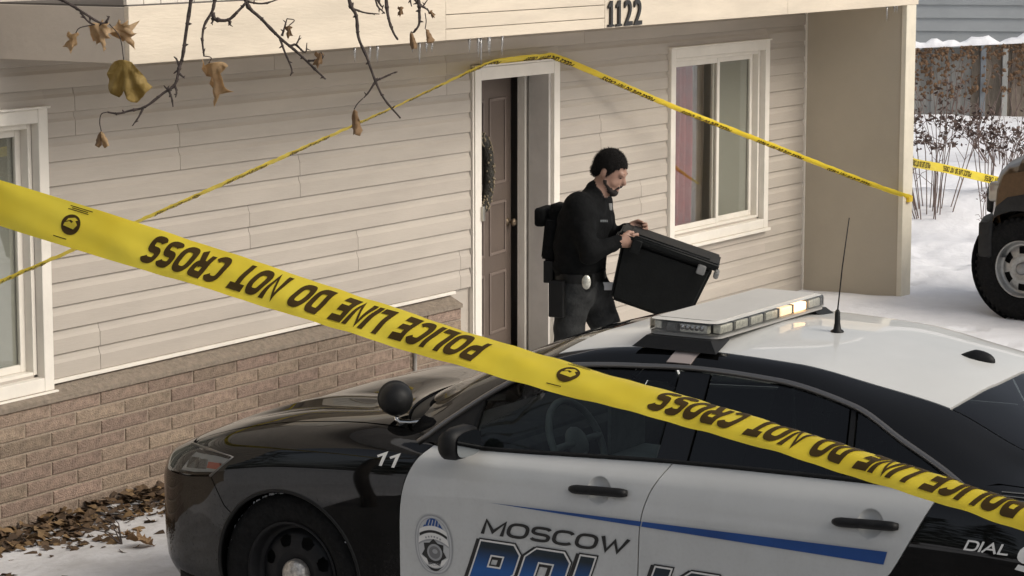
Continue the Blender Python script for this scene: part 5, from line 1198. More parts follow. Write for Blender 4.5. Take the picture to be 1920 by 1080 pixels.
bpn = N('ShaderNodeBump'); bpn.inputs['Strength'].default_value = .12; nz2 = N('ShaderNodeTexNoise'); nz2.inputs['Scale'].default_value = 22; L_(tcn.outputs['Object'], nz2.inputs['Vector']); L_(nz2.outputs[0], bpn.inputs['Height']); bpn.inputs['Distance'].default_value = .01; L_(bpn.outputs[0], b_.inputs['Normal'])
M_INK = mat('tape_ink', (.045, .026, .004), .6, spec=.2)
class Ribbon:
    """tape: centre curve, roll about its axis, curl of the cross-section"""
    def __init__(s, ctrl, up_ctrl, width=.076, sub=40, crinkle=.0015):
        s.crk = crinkle
        s.C = catmull(ctrl, sub); s.w = width; n = len(s.C); s.len = [0.]
        for i in range(1, n): s.len.append(s.len[-1]+(s.C[i]-s.C[i-1]).length)
        k = len(up_ctrl); s.par = []; ts = np.linspace(0, len(ctrl)-1, n)
        s.roll = np.interp(ts, np.linspace(0, len(ctrl)-1, k), [u[0] for u in up_ctrl]); s.curl = np.interp(ts, np.linspace(0, len(ctrl)-1, k), [u[1] for u in up_ctrl])
        s.T = [(s.C[min(i+1, n-1)]-s.C[max(i-1, 0)]).normalized() for i in range(n)]
        s.LA = np.array(s.len); s.CA = np.array([tuple(c) for c in s.C]); s.TA = np.array([tuple(t) for t in s.T])
    def at(s, l, c, off=0.):
        """l along (m), c across (-.5..+.5 of the width)"""
        P = Vector([np.interp(l, s.LA, s.CA[:, i]) for i in range(3)]); t = Vector([np.interp(l, s.LA, s.TA[:, i]) for i in range(3)]).normalized()
        roll = float(np.interp(l, s.LA, s.roll)); cu = float(np.interp(l, s.LA, s.curl))
        side = t.cross(Vector((0, 0, 1))).normalized(); up = side.cross(t).normalized()       # side points to the camera's side for left-to-right tapes
        a = c*cu; R_ = s.w/max(cu, 1e-3)
        y = R_*math.sin(a); d = -R_*(1-math.cos(a))
        d += s.crk*(math.sin(41*l+5*c+1.3*math.sin(17*l))*.9 + math.sin(96*l-7.5*c+2)*.45 + math.sin(23*l+11*c)*.8)
        q = up*y + side*(d + off*math.cos(a)) + up*(off*math.sin(a))
        return P + Matrix.Rotation(roll, 3, t) @ q
    def build(s, name, parent=None, nc=10, st=.012):
        m = max(2, int(s.len[-1]/st)); v = []; f = []
        for i in range(m+1):
            for j in range(nc+1): v.append(s.at(s.len[-1]*i/m, j/nc-.5))
        for i in range(m):
            for j in range(nc): k = nc+1; f.append((i*k+j, (i+1)*k+j, (i+1)*k+j+1, i*k+j+1))
        return mobj(name, v, f, M_TAPE, parent, smooth=True)
    def print2(s, name, v2, f, parent, off=.0012, m=None):
        return mobj(name, [s.at(p[0], p[1], off) for p in v2], f, m or M_INK, parent)
    def phrase(s, l0, l1, parent, flip=True, h=.70, shear=.28, sub=.012, off=.0012, joined=False, mid=0.):
        """POLICE LINE DO NOT CROSS between l0 (last letter) and l1 (first letter)"""
        words = 'POLICE LINE DO NOT CROSS'; v, f = stroke_text(words, .235, .30, .60); xs = [p[0] for p in v]; W = max(xs)-min(xs)
        vv = []
        for x, y in v:
            t = (x-min(xs))/W; yy = (y-.5)*h; xx = (l1-l0)*t + shear*yy*s.w
            vv.append((l1-xx, mid-yy) if flip else (l0+xx, mid+yy))
        vv, f = subdiv2d(vv, f, .03)
        return s.print2('tape_lettering', vv, f, parent, off)
fg_t = empty('police_tape', (0, 0, 0)); tag(fg_t, 'broad yellow police line tape stretched across the foreground, lettering upside down', 'tape')
RB = Ribbon([(-11.60, -6.13, 2.812), (-11.545, -6.343, 2.754), (-11.491, -6.537, 2.702), (-11.428, -6.947, 2.614), (-11.376, -7.436, 2.513), (-11.386, -7.91, 2.451), (-11.463, -8.372, 2.395), (-11.507, -8.594, 2.369), (-11.57, -8.9, 2.335)],
            [(-.1, .35), (-.1, .35), (-.15, .35), (-.72, .6), (-1.02, .9), (-1.25, 1.5), (-1.38, 2.1), (-1.38, 2.2), (-1.38, 2.2)], crinkle=.0011)
RB.build('tape_strip', fg_t, 16, .010)
SH = RB.LA[np.argmin(np.linalg.norm(RB.CA-np.array([-11.545, -6.343, 2.754]), axis=1))]     # where the frame's margin begins
for k in (-1, 0, 1):
    l0 = .502+SH+k*.951
    a, b = l0, l0+.637
    if b < RB.len[-1] and a > 0: RB.phrase(a, b, fg_t)
    if k == -1: 
        v, f = stroke_text('E', .2); RB.print2('tape_lettering', [(.178+SH-.0+p[0]*.03, (p[1]-.5)*-.62) for p in v], f, fg_t)
    lc = .350+SH+k*.945
    if lc < .05 or lc > RB.len[-1]-.05: continue
    def ov(cl, cc, a, b_, n=28): return [(cl+a*math.cos(t), cc+b_*math.sin(t)) for t in np.linspace(0, 2*math.pi, n, endpoint=False)]
    v, f = poly_tri([ov(lc, 0, .0185, .235)]); RB.print2('tape_logo', v, f, fg_t)
    for pl in ([(-.013, -.06), (.008, -.09), (.013, .02), (.006, .11), (.001, .03), (-.004, .06), (-.012, .01)], [(-.010, .05), (-.002, .10), (.004, .07), (.011, .13), (.004, .17), (-.008, .12)]):
        v, f = poly_tri([[(lc+p[0], p[1]) for p in pl]]); RB.print2('tape_logo_mark', v, f, fg_t, .0020, M_TAPE)
    for (dy, dx, hw) in ((.33, .004, .020), (.37, .006, .016), (.41, .008, .022), (-.34, -.012, .013)):
        v, f = poly_tri([[(lc+dx-hw, dy-.010), (lc+dx+hw, dy-.010), (lc+dx+hw, dy+.010), (lc+dx-hw, dy+.010)]]); RB.print2('tape_small_print', v, f, fg_t)
# long tape from the left edge over the door head to the porch wing
bt = empty('police_tape', (0, 0, 0)); tag(bt, 'narrow twisted yellow tape running from the left over the door head to the porch wing', 'tape')
R1 = Ribbon([(-7.80, -2.20, 1.515), (-5.6, -1.50, 1.640), (-3.4, -.85, 1.790), (-1.4, -.36, 1.975), (-.025, -.066, 2.128), (.30, -.062, 2.158), (.78, -.062, 2.160), (1.10, -.075, 2.118), (2.2, -.30, 1.745), (3.4, -.555, 1.365), (4.6, -.82, .985), (5.192, -.945, .815)],
            [(.85, .5), (.98, .5), (.86, .6), (1.02, .5), (.9, .8), (.9, 1.2), (.9, 1.2), (.9, 3.0), (1.1, 3.2), (1.15, 3.0), (1.2, 2.2), (1.1, 1.8)], sub=24)
R1.build('tape_strip', bt, 8, .03)
l = .35
while l+.64 < R1.len[-1]-.1:
    R1.phrase(l, l+.60, bt, h=.52, off=.002); l += .93
MB().box((5.16, -.958, .79), (5.23, -.932, .835)).build('tape_knot', M_TAPE, bt)
# short tape behind the porch wing
ct = empty('police_tape', (0, 0, 0)); tag(ct, 'short yellow tape sloping from behind the porch wing towards the brown truck', 'tape')
R2 = Ribbon([(5.26, -.905, 1.165), (5.60, -.80, 1.075), (6.50, -.70, .945), (7.45, -.78, .765), (8.03, -1.054, .63)], [(.0, .4), (.1, .4), (-.15, .4), (.1, .5), (.1, .4)], sub=24)
R2.build('tape_strip', ct, 6, .03)
for l in (.30, 1.25, 2.1):
    if l+.62 < R2.len[-1]: R2.phrase(l, l+.60, ct, h=.66, off=.002)
# ================================================================== MAPLE with hanging twigs
M_BARK = mat('twig_bark', (.055, .040, .034), .8, noise=40, amt=.35, bump=(90, .5)); M_TRUNK = mat('maple_bark', (.10, .085, .07), .9, noise=9, amt=.35, bump=(14, .9), stretch=(1, 1, .3))
def leafmat(name, a, b2, tr=.5):
    m = mat(name, a, .65, noise=22, col2=b2, bump=(60, .3)); nt = m.node_tree; bs = nt.nodes['Principled BSDF']; t = nt.nodes.new('ShaderNodeBsdfTranslucent'); t.inputs[0].default_value = (*[min(1, c*1.3) for c in a], 1)
    x = nt.nodes.new('ShaderNodeMixShader'); x.inputs[0].default_value = tr; nt.links.new(bs.outputs[0], x.inputs[1]); nt.links.new(t.outputs[0], x.inputs[2]); nt.links.new(x.outputs[0], nt.nodes['Material Output'].inputs[0]); return m
M_LOL = leafmat('olive_leaf', (.38, .27, .08), (.52, .38, .14)); M_LTAN = leafmat('tan_leaf', (.50, .35, .19), (.66, .49, .30)); M_LBR = leafmat('brown_leaf', (.27, .165, .085), (.42, .27, .14), .4)
CR = Vector((math.sin(HEAD), -math.cos(HEAD), 0)); CF = Vector((math.cos(HEAD), math.sin(HEAD), 0)); CU = Vector((0, 0, 1))
TW0 = Vector((-10.689, -6.303, 3.018))                       # a point of the hanging spray, 5.2 m out
PXM = 5.2/4900
def tw(x, y, d=0.): 
    """twig point: x,y in hundredths of the spray's own width grid, d metres deeper"""
    k = (5.2+d)/5.2; fwd = CF*math.cos(TILT)-CU*math.sin(TILT); up = CF*math.sin(TILT)+CU*math.cos(TILT)
    return CAM_LOC + (fwd*5.2 + CR*((x-960)*PXM) + up*((540-y)*PXM))*k
tree = empty('maple_tree', (-11.62, -5.80, 0)); tag(tree, 'leafless maple whose thin twigs and last dry leaves hang in at the top left', 'tree')
TB = tree.location
def tl(p): return tuple(Vector(p)-TB)
MB().tube([(0, 0, -.2), (.01, 0, .5), (.0, .02, 1.6), (-.02, .03, 2.8), (.02, .05, 4.2), (.05, .05, 6)], [.17, .13, .115, .10, .085, .05], 14).build('trunk', M_TRUNK, tree, smooth=True)
limb = [TB+Vector((0, .03, 2.7)), tw(-140, -170, -.15), tw(60, -120, 0), tw(330, -105, .05), tw(640, -95, .0), tw(900, -150, .1)]
MB().tube([tl(p) for p in catmull(limb, 6)], [.045-.0012*i for i in range(31)], 8).build('limb', M_BARK, tree, smooth=True)
mbig = [((10, -70), (60, -20), (118, 0), (150, 20), (185, 42), (200, 43)), ((200, 43), (205, 30), (201, 38)), ((150, 22), (165, 40), (178, 46)),
        ((362, -100), (360, -30), (357, 0), (350, 60), (342, 105), (336, 128), (328, 158), (306, 175), (272, 200), (245, 208), (222, 212), (202, 210)),
        ((336, 128), (331, 112), (326, 106)), ((334, 135), (342, 142), (346, 146)), ((328, 158), (332, 172), (330, 182)), ((316, 168), (312, 165), (307, 161)), ((318, 170), (323, 185), (325, 200)), ((268, 204), (258, 222), (248, 236)), ((336, 130), (330, 134), (326, 137)),
        ((420, -100), (412, -30), (403, 0), (398, 22), (384, 48), (380, 75), (382, 105)), ((398, 25), (404, 36), (428, 38), (448, 20), (460, 5), (462, -10)), ((428, 38), (432, 44), (428, 48)), ((396, 33), (400, 40), (396, 44)),
        ((455, -95), (460, 0), (490, 35), (525, 72), (560, 100), (590, 130), (610, 148)), ((525, 74), (535, 100), (548, 130), (544, 142)), ((528, 68), (535, 50), (538, 35)), ((540, 85), (556, 82), (562, 66)), ((556, 84), (572, 98), (575, 80)), ((462, 2), (490, 6), (520, 0), (560, -20)), ((578, 115), (600, 112), (605, 106)),
        ((648, -95), (655, 0), (668, 30), (672, 70), (688, 105), (704, 152), (720, 185), (750, 222)), ((660, 15), (685, 25), (712, 26)), ((704, 152), (720, 145), (735, 138), (745, 135)), ((702, 155), (692, 172), (681, 184)), ((695, -90), (705, 0), (718, 20), (722, 26)),
        ((722, -95), (725, 0), (728, 35), (738, 60), (747, 75)), ((768, -110), (785, 0), (787, 20), (785, 45), (775, 62)), ((785, 8), (800, 18), (805, 24)), ((766, -10), (772, 12)), ((775, -5), (790, 12), (802, 0)), ((705, -5), (715, 12), (720, 10))]
rt_ = random.Random(21)
for i, ln in enumerate(mbig):
    d0 = (hash_ := (i*37 % 11)/11*.25-.1) if len(ln) > 4 else None
    if d0 is None: d0 = lastd
    lastd = d0
    pts = [tw(x+rt_.uniform(-1, 1), y+rt_.uniform(-1, 1), d0) for x, y in ln]; cc = catmull(pts, 4); n = len(cc)
    r0 = .0040 if len(ln) > 4 else .0024
    rad = [r0*(1-.55*k/(n-1))*(1+.25*(k % 5 == 0)) for k in range(n)]
    mb = MB().tube([tl(p) for p in cc], rad, 6)
    for k in range(2, n-1, 3 if len(ln) > 4 else 4):          # buds and knots
        dv_ = (CR*rt_.uniform(-1, 1)+CU*rt_.uniform(-.6, .8)).normalized(); p0 = cc[k]; bl = rt_.uniform(.004, .009)
        mb.tube([tl(p0), tl(p0+dv_*bl*.5), tl(p0+dv_*bl)], [rad[k]*.9, rad[k]*.8, .0005], 5); mb.sphere(tl(p0), rad[k]*1.3, 0, 6, 4)
    mb.build('twig', M_BARK, tree, smooth=True)
def leaf_mesh(name, outline, fold, bend, m, size, loc, rot, curl=0., pleat=.22):
    """lobed blade in local x,y; folded on the midrib, bent along it, curled"""
    v, f = poly_tri([outline]); v, f = subdiv2d(v, f, .07)
    P = []
    for x, y in v:
        z = abs(x)*fold + bend*y*y + curl*math.sin(9*x+4*y)*.05 + .02*math.sin(17*y+5*x); th = math.atan2(x, y+.02); rr = math.hypot(x, y); z += pleat*rr*(abs((th*2.1+.35) % 1.0-.5)*2-.5); P.append((x*(1-.35*abs(fold)*abs(x)), y, z))
    me = mobj(name, [Vector(p)*size for p in P], f, m, None, smooth=True, loc=loc); me.rotation_euler = rot
    bm = bmesh.new(); bm.from_mesh(me.data); bmesh.ops.solidify(bm, geom=bm.faces[:], thickness=size*.003); bm.to_mesh(me.data); bm.free(); me.data.polygons.foreach_set('use_smooth', [True]*len(me.data.polygons)); return me
MAPLE = [(0, 0), (.10, .06), (.30, -.02), (.26, .12), (.52, .18), (.42, .30), (.60, .48), (.38, .50), (.36, .66), (.18, .62), (.14, .82), (0, 1.0), (-.14, .82), (-.18, .62), (-.36, .66), (-.38, .50), (-.60, .48), (-.42, .30), (-.52, .18), (-.26, .12), (-.30, -.02), (-.10, .06)]
BROAD = [(a/300, b/300) for a, b in ((0, 0), (50, 20), (75, 45), (100, 70), (122, 105), (145, 142), (150, 160), (182, 197), (150, 225), (122, 258), (100, 275), (75, 302), (45, 290), (20, 265), (-5, 215), (-30, 250), (-60, 277), (-85, 262), (-110, 240), (-135, 215), (-147, 197), (-130, 150), (-137, 108), (-115, 57), (-72, 18), (-30, 2))]
CURLY = [(0, 0), (.12, .02), (.30, .10), (.16, .26), (.26, .46), (.36, .70), (.14, .72), (.06, 1.0), (-.06, .80), (-.20, .92), (-.22, .60), (-.10, .40), (-.34, .26), (-.30, .02), (-.14, .10)]
SLIM = [(0, 0), (.10, .10), (.18, .40), (.26, .80), (.20, 1.0), (.04, .92), (-.10, 1.0), (-.16, .70), (-.12, .35), (-.07, .10)]
Mview = Matrix((tuple(CR), tuple(-CU), tuple(CF))).transposed()      # x right, y down, z away
def hang(outline, x, y, size, m, tilt, label, fold=.5, bend=.1, curl=1., spin=0., yawl=0., d=0.):
    rot = (Mview @ Matrix.Rotation(tilt, 3, 'Z') @ Matrix.Rotation(yawl, 3, 'Y') @ Matrix.Rotation(spin, 3, 'X')).to_euler()
    o = leaf_mesh('dry_leaf', outline, fold, bend, m, size, tw(x, y, d), rot, curl); tag(o, label, 'leaf', 'dry leaves left on the maple'); return o
hang(BROAD, 232, 112, .0885, M_LOL, R(3), 'large olive brown folded maple leaf hanging at the upper left', .35, .05, .6, R(8), R(10))
hang(CURLY, 392, 118, .098, M_LTAN, R(12), 'curled ragged tan leaf hanging right of the large olive leaf', .9, .3, 2.2, R(20), R(25))
hang(MAPLE, 172, 42, .062, M_LTAN, R(-25), 'crumpled tan maple leaf under the top left twig tip', .7, .3, 2, R(-15), R(30))
hang(CURLY, 142, 62, .046, M_LTAN, R(12), 'small tan leaf hanging furthest left below the top left twig', .8, .2, 2, R(15), R(-30))
hang(MAPLE, 205, 55, .068, M_LTAN, R(-30), 'drooping tan leaf just above the large olive leaf', .9, .3, 2, R(20), R(35))
hang(SLIM, 190, 246, .036, M_LBR, R(28), 'left half of the tiny split brown leaf hanging lowest at left', .6, .2, 1, R(10), R(10)); hang(SLIM, 190, 246, .036, M_LTAN, R(-26), 'right half of the tiny split brown leaf hanging lowest at left', .6, .2, 1, R(10), R(-30))
hang(SLIM, 664, 205, .054, M_LBR, R(4), 'brown folded leaf hanging by the tape below the crossed twigs', .5, .1, .8, R(5), R(20))
hang(CURLY, 540, 48, .028, M_LBR, R(5), 'small brown curled leaf beside the diagonal twig', .7, .2, 1.5, 0, R(20)); hang(CURLY, 602, 98, .034, M_LBR, R(15), 'small brown leaf near the end of the diagonal twig', .7, .2, 1.5, 0, R(-20))
hang(SLIM, 770, 60, .036, M_LBR, R(-8), 'small brown leaf hanging from the rightmost twig', .6, .1, 1); hang(SLIM, 797, 54, .030, M_LBR, R(-4), 'very narrow rolled brown leaf at the far right of the twigs', 2.0, .1, 1, 0, R(40)); hang(CURLY, 752, 12, .022, M_LBR, R(10), 'tiny brown leaf between two short twigs at the top edge', .8, .2, 1); hang(CURLY, 806, 20, .018, M_LBR, R(-30), 'tiny brown leaf scrap at the tip of the rightmost twig', .8, .2, 1)
for pts in (((205, 45), (225, 70), (232, 112)), ((382, 105), (396, 108), (392, 118)), ((202, 210), (190, 214), (187, 230), (190, 246)), ((681, 184), (670, 195), (664, 205)), ((538, 35), (552, 38), (542, 48)), ((605, 108), (604, 102), (602, 98)), ((797, 24), (799, 40), (797, 54)), ((178, 46), (150, 52), (142, 62)), ((775, 62), (772, 60), (770, 60))):
    MB().tube([tl(p) for p in catmull([tw(*q) for q in pts], 5)], .0011, 5).build('leaf_stalk', M_BARK, tree, smooth=True)
# a stake and a sapling hold the far ends of the tapes, outside the picture
stk = empty('wooden_stake', (-11.585, -8.945, 0)); tag(stk, 'wooden stake outside the right edge that holds the broad foreground tape', 'stake')
MB().bbox((-.025, -.025, -.2), (.025, .025, 2.45), .004).build('stake_post', M_WOODG, stk)
sap = empty('young_tree', (-7.86, -2.16, 0)); tag(sap, 'slim bare young tree outside the left edge that holds the narrow tape', 'tree')
MB().tube([(0, 0, -.1), (.02, 0, 1.2), (.0, .02, 2.4), (.03, .04, 3.6)], [.045, .04, .03, .015], 10).build('trunk', M_TRUNK, sap, smooth=True)
mb = MB()
for i in range(9):
    a = i*2.4; z = 1.9+i*.17; mb.tube([(.01, .02, z), (.25*math.cos(a), .25*math.sin(a), z+.3), (.4*math.cos(a), .4*math.sin(a), z+.75)], [.012, .008, .004], 6)
mb.build('crown', M_BARK, sap, smooth=True)
# ================================================================== leaf litter along the house
rl = random.Random(17); mb = MB()
for i in range(1500):
    x = rl.uniform(-6.0, -2.2); w_ = .16+.16*math.sin(x*3.1)**2+.10*math.sin(x*7.7+1); y = -.12-abs(rl.gauss(0, 1))*w_*1.0 - (.0 if rl.random() < .93 else rl.uniform(.1, .5)); s_ = rl.uniform(.022, .05); a = rl.uniform(0, 6.28)
    c = Vector((x, y, ground_z(x, y)+.006+rl.uniform(0, .05)*max(0, 1-abs(y+.15)/.35))); u_ = Vector((math.cos(a), math.sin(a), rl.uniform(-.5, .5)))*s_; w2 = Vector((-math.sin(a), math.cos(a), rl.uniform(-.5, .5)))*s_*rl.uniform(.5, .9); h_ = Vector((0, 0, s_*rl.uniform(.1, .5)))
    mb.add([c-u_*.9, c-w2*.8+h_, c+u_, c+w2*.8+h_, c-u_*.1+h_*.2, c-u_*.4-w2*.9+h_*.4, c+u_*.5+w2*.95+h_], [(0, 5, 4), (5, 1, 4), (1, 2, 4), (2, 6, 4), (6, 3, 4), (3, 0, 4)], rl.choice((0, 0, 1, 2)))
tag(mb.build('leaf_litter', [mat('litter_brown', (.085, .05, .024), .85, noise=9, amt=.35), mat('litter_tan', (.15, .092, .04), .85, noise=9, amt=.3), mat('litter_dark', (.05, .03, .016), .9)]), 'brown dead leaves heaped along the foot of the brick wall', 'leaves', kind='stuff')
for (x, y, s_, a, lb) in ((-4.72, -1.13, .15, 1.0, 'single large brown leaf lying on the snow at the lower left'), (-4.55, -.80, .10, 2.2, 'dry brown leaf and stalk on the snow left of the car'), (-4.28, -1.0, .06, .4, 'small brown leaf on the snow close to the car bumper'), (-3.95, -.72, .09, 4.0, 'brown leaf on the edge of the leaf heap by the bumper')):
    o = leaf_mesh('fallen_leaf', MAPLE, .5, .3, M_LBR, s_, (x, y, ground_z(x, y)+.012), (R(8), R(-6), a), 1.5); tag(o, lb, 'leaf', 'leaves on the snow')
mb = MB()
for k in range(7):
    a = rl.uniform(.6, 1.6); mb.tube([(0, 0, .005), (.12*math.cos(a), .12*math.sin(a), .03+.01*k), (.30*math.cos(a+.2), .28*math.sin(a+.2), .02+.02*k)], [.004, .003, .0015], 5)
o = mb.build('broken_twig', M_BARK, None, smooth=True, loc=(-4.75, -.95, ground_z(-4.75, -.95))); tag(o, 'thin broken twig lying on the snow below the brick wall', 'twig')
# ================================================================== PICKUP TRUCK at the right edge
trk = empty('pickup_truck', (4.50, -2.20, 0), R(-8)); tag(trk, 'bronze brown pickup truck with grey steel wheel at the right edge', 'truck')
M_BRZ = mat('bronze_paint', (.095, .056, .026), .3, metal=.6, noise=40, amt=.12, coat=.4); M_CLAD = mat('grey_cladding', (.016, .016, .016), .6, spec=.3, noise=30, amt=.25)
# local: x to the truck's right, y forward, z up; the wheel hub is above the origin
def loft(name, secs, m, parent, smooth=True, closed=False):
    n = len(secs[0]); v = [p for s in secs for p in s]; f = []
    for i in range(len(secs)-1):
        for j in range(n-1): f.append((i*n+j, i*n+j+1, (i+1)*n+j+1, (i+1)*n+j))
    o = mobj(name, v, f, m, parent); bm = bmesh.new(); bm.from_mesh(o.data); bmesh.ops.recalc_face_normals(bm, faces=bm.faces[:]); bm.to_mesh(o.data); bm.free()
    o.data.polygons.foreach_set('use_smooth', [True]*len(o.data.polygons)); return o
def plan(x):      # how far forward the nose reaches at offset x from the left side
    return float(pchip([0, .05, .15, .30, .55, .975], [.20, .27, .35, .42, .48, .50], min(x, 1.95-x)))
xs_ = [0, .01, .03, .06, .10, .16, .24, .34, .48, .7, .975, 1.25, 1.47, 1.61, 1.71, 1.79, 1.85, 1.89, 1.92, 1.94, 1.95]
secs = []
for x in xs_:
    e = min(x, 1.95-x); k = min(1, e/.10); crown = .05*math.sin(math.pi*x/1.95); top = 1.17+.10*(1-(1-k)**2)+crown; p = plan(x)
    secs.append([(x, -1.55, top+.05), (x, -.8, top+.045), (x, -.2, top+.02), (x, .05, top-.005), (x, p-.24, top-.04), (x, p-.13, top-.09), (x, p-.06, top-.16), (x, p-.02, top-.26), (x, p, .80), (x, p-.03, .68)])
loft('hood_and_nose', secs, M_BRZ, trk)
# side skin with the wheel arch
for sx, nm in ((0, 'fender'), (1.95, 'fender')):
    out = [(-3.6, .45), (-3.6, 1.20), (.0, 1.17), (.17, 1.13), (.21, 1.0), (.24, .80), (.26, .70)] ; arch_ = [(.44*math.cos(a), .42+.44*math.sin(a)) for a in np.linspace(.72, math.pi+.15, 22)]
    poly = [(y, z) for y, z in out] + arch_
    sg = -1 if sx == 0 else 1
    def skin(p): return (sx+sg*(.012-.10*max(0, (p[1]-.95))**1.5), p[0], p[1])
    v, f = poly_tri([poly]); v, f = subdiv2d(v, f, .15); mobj('fender', [skin(p) for p in v], f, M_BRZ, trk, smooth=True)
    fo = [(.25, .72), (.24, .80), (.215, .88), (.12, .96), (-.06, 1.0), (-.25, .97), (-.42, .84), (-.49, .68), (-.50, .45)]; fi = [(.44*math.cos(a), .42+.44*math.sin(a)) for a in np.linspace(math.pi+.05, .74, 24)]
    v, f = poly_tri([fo+fi]); v, f = subdiv2d(v, f, .12); mobj('arch_flare', [(sx+sg*(.024+.02*max(0, 1-abs(math.hypot(p[0], p[1]-.42)-.5)/.1)), p[0], p[1]) for p in v], f, M_CLAD, trk, smooth=True)
    MB().lathe([(.445, -.30 if sx else .0), (.445, .0 if sx else .30)], 40, 0, Matrix.Translation((sx, 0, .42)) @ Matrix.Rotation(R(90), 4, 'Y')).build('wheel_well', M_DARK, trk)
MB().box((.25, -3.4, .35), (1.70, .1, .95)).build('chassis', M_DARK, trk)
# bumper wrapping the nose
secs = []
for x in xs_: 
    p = plan(x)+.10; xx = x
    secs.append([(xx, p-.22, .76), (xx, p-.02, .76), (xx, p+.01, .72), (xx, p, .56), (xx, p-.06, .49), (xx, p-.25, .47)])
loft('front_bumper', secs, M_CLAD, trk)
MB().bbox((-.04, .25, .47), (.03, .37, .75), .02, seg=3).build('bumper_end', M_CLAD, trk, smooth=True)
MB().bbox((.07, .12, .90), (.26, plan(.16)+.0, 1.06), .03, seg=3).build('headlight', mat('truck_lamp', (.40, .38, .34), .15, metal=.4), trk, smooth=True)
MB().bbox((.30, plan(.4)-.02, .78), (1.65, plan(.975)+.005, 1.0), .03).build('grille', M_CLAD, trk)
cabo = [(-1.5, 1.14), (-2.1, 1.72), (-3.3, 1.76), (-3.6, 1.16)]
mb = MB(); mb.prism(cabo, lambda p: (.08+.16*max(0, p[1]-1.16), p[0], p[1]), lambda p: (1.87-.16*max(0, p[1]-1.16), p[0], p[1])); mb.build('cab', M_BRZ, trk, fix=True)
for x in (.06, 1.89):
    MB().prism([(-1.72, 1.2), (-2.15, 1.64), (-3.2, 1.66), (-3.4, 1.2)], lambda p: (x-.002+(.16 if x < 1 else -.16)*max(0, p[1]-1.16), p[0], p[1]), lambda p: (x+.004+(.16 if x < 1 else -.16)*max(0, p[1]-1.16), p[0], p[1])).build('side_window', G_REAR, trk, fix=True)
MB().bbox((.02, -5.6, .55), (1.93, -3.65, 1.16), .03).build('cargo_bed', M_BRZ, trk)
def truck_wheel(x, y, side):
    wh = empty('wheel', (x, y, .40), 0, trk); M = Matrix.Rotation(R(90)*side, 4, 'Y')
    MB().lathe([(.225, -.10), (.27, -.125), (.34, -.13), (.385, -.115), (.400, -.085), (.402, 0), (.400, .085), (.385, .115), (.34, .13), (.27, .125), (.228, .10)], 60, 0, M).build('tyre', M_RUB, wh, smooth=True)
    mb = MB()
    for i in range(44):
        for s2 in (-1, 1):
            a0 = 6.2832*(i+.25*s2)/44; mb.add([M @ Vector((r_*math.cos(a0+da), r_*math.sin(a0+da), s2*h)) for r_, h in ((.398, .055), (.409, .060), (.402, .112), (.380, .124)) for da in (0, .075)], [(0, 1, 3, 2), (2, 3, 5, 4), (4, 5, 7, 6)])
    mb.build('tread_block', M_RUB, wh)['kind'] = 'stuff'
    fine = [(.226, .105), (.220, .112), (.212, .10), (.205, .06), (.19, .045), (.178, .05), (.166, .06), (.15, .066), (.135, .07), (.12, .072), (.105, .075), (.09, .078), (.07, .07), (0, .07)]; n = 96
    vs_ = [M @ Vector((r_*math.cos(6.28318*j/n), r_*math.sin(6.28318*j/n), h)) for r_, h in fine for j in range(n)]; fs_ = []
    for i in range(len(fine)-1):
        for j in range(n):
            rm = (fine[i][0]+fine[i+1][0])/2; am = 6.28318*(j+.5)/n; da = (am*6/6.28318+.5) % 1-.5
            if .118 < rm < .182 and abs(da) < .27: continue
            fs_.append((i*n+j, i*n+(j+1) % n, (i+1)*n+(j+1) % n, (i+1)*n+j))
    MB().add(vs_, fs_).build('rim', mat('grey_alloy', (.33, .33, .32), .4, metal=.6, noise=30, amt=.15), wh, smooth=True)
    MB().lathe([(.21, 0), (0, 0)], 30, 0, M).build('brake_backing', M_DARK, wh); MB().lathe([(.05, .07), (.048, .10), (.03, .11), (0, .112)], 20, 0, M).build('hub_cap', mat('grey_alloy2', (.25, .25, .25), .4, metal=.6), wh, smooth=True)
    if side < 0:
        v, f = stroke_text('AT', .2); mb = MB()
        def onw(p):
            ang = R(148)-(p[0]-.9)*.10; r_ = .305+(p[1])*.035; q = Vector((-.128, r_*math.cos(ang), r_*math.sin(ang))); return q
        mb.add([onw(p) for p in v], f); mb.build('tyre_lettering', mat('tyre_white', (.5, .5, .48), .7), wh)
truck_wheel(.10, 0, -1); truck_wheel(1.85, 0, 1); truck_wheel(.10, -3.6, -1); truck_wheel(1.85, -3.6, 1)
# ================================================================== BEYOND THE PORCH: grey house, fence, shrubs
M_GREY = mat('grey_siding', (.30, .315, .32), .7, noise=1.5, amt=.07, rand=.04); M_GTR = mat('grey_trim', (.16, .175, .19), .7); M_FEN = mat('weathered_board', (.20, .165, .13), .9, noise=5, amt=.3, bump=(30, .4), rand=.16, stretch=(1, 1, .4)); M_FENG = mat('weathered_grey_board', (.26, .26, .245), .9, noise=5, amt=.2, bump=(30, .4), rand=.1, stretch=(1, 1, .4))
nb = empty('house', (28.5, 5.5, -.3), R(-68)); tag(nb, 'grey lap sided neighbouring house behind the fence at upper right', 'house')
MB().box((-5, .03, -.5), (9, 7, 5.5)).build('wall', M_GREY, nb)
for i in range(26):
    z = -.4+i*.225; MB().add([(-5, -.012, z), (9, -.012, z), (9, .02, z+.223), (-5, .02, z+.223), (-5, .03, z), (9, .03, z)], [(0, 1, 2, 3), (0, 4, 5, 1)]).build('siding_board', M_GREY, nb)
mobj('roof', [(-5.4, -.5, 5.4), (9.4, -.5, 5.4), (9.4, 3.5, 7.6), (-5.4, 3.5, 7.6), (9.4, 7.5, 5.4), (-5.4, 7.5, 5.4)], [(0, 1, 2, 3), (3, 2, 4, 5), (0, 3, 5), (1, 4, 2), (0, 5, 4, 1)], M_SNOW, nb)
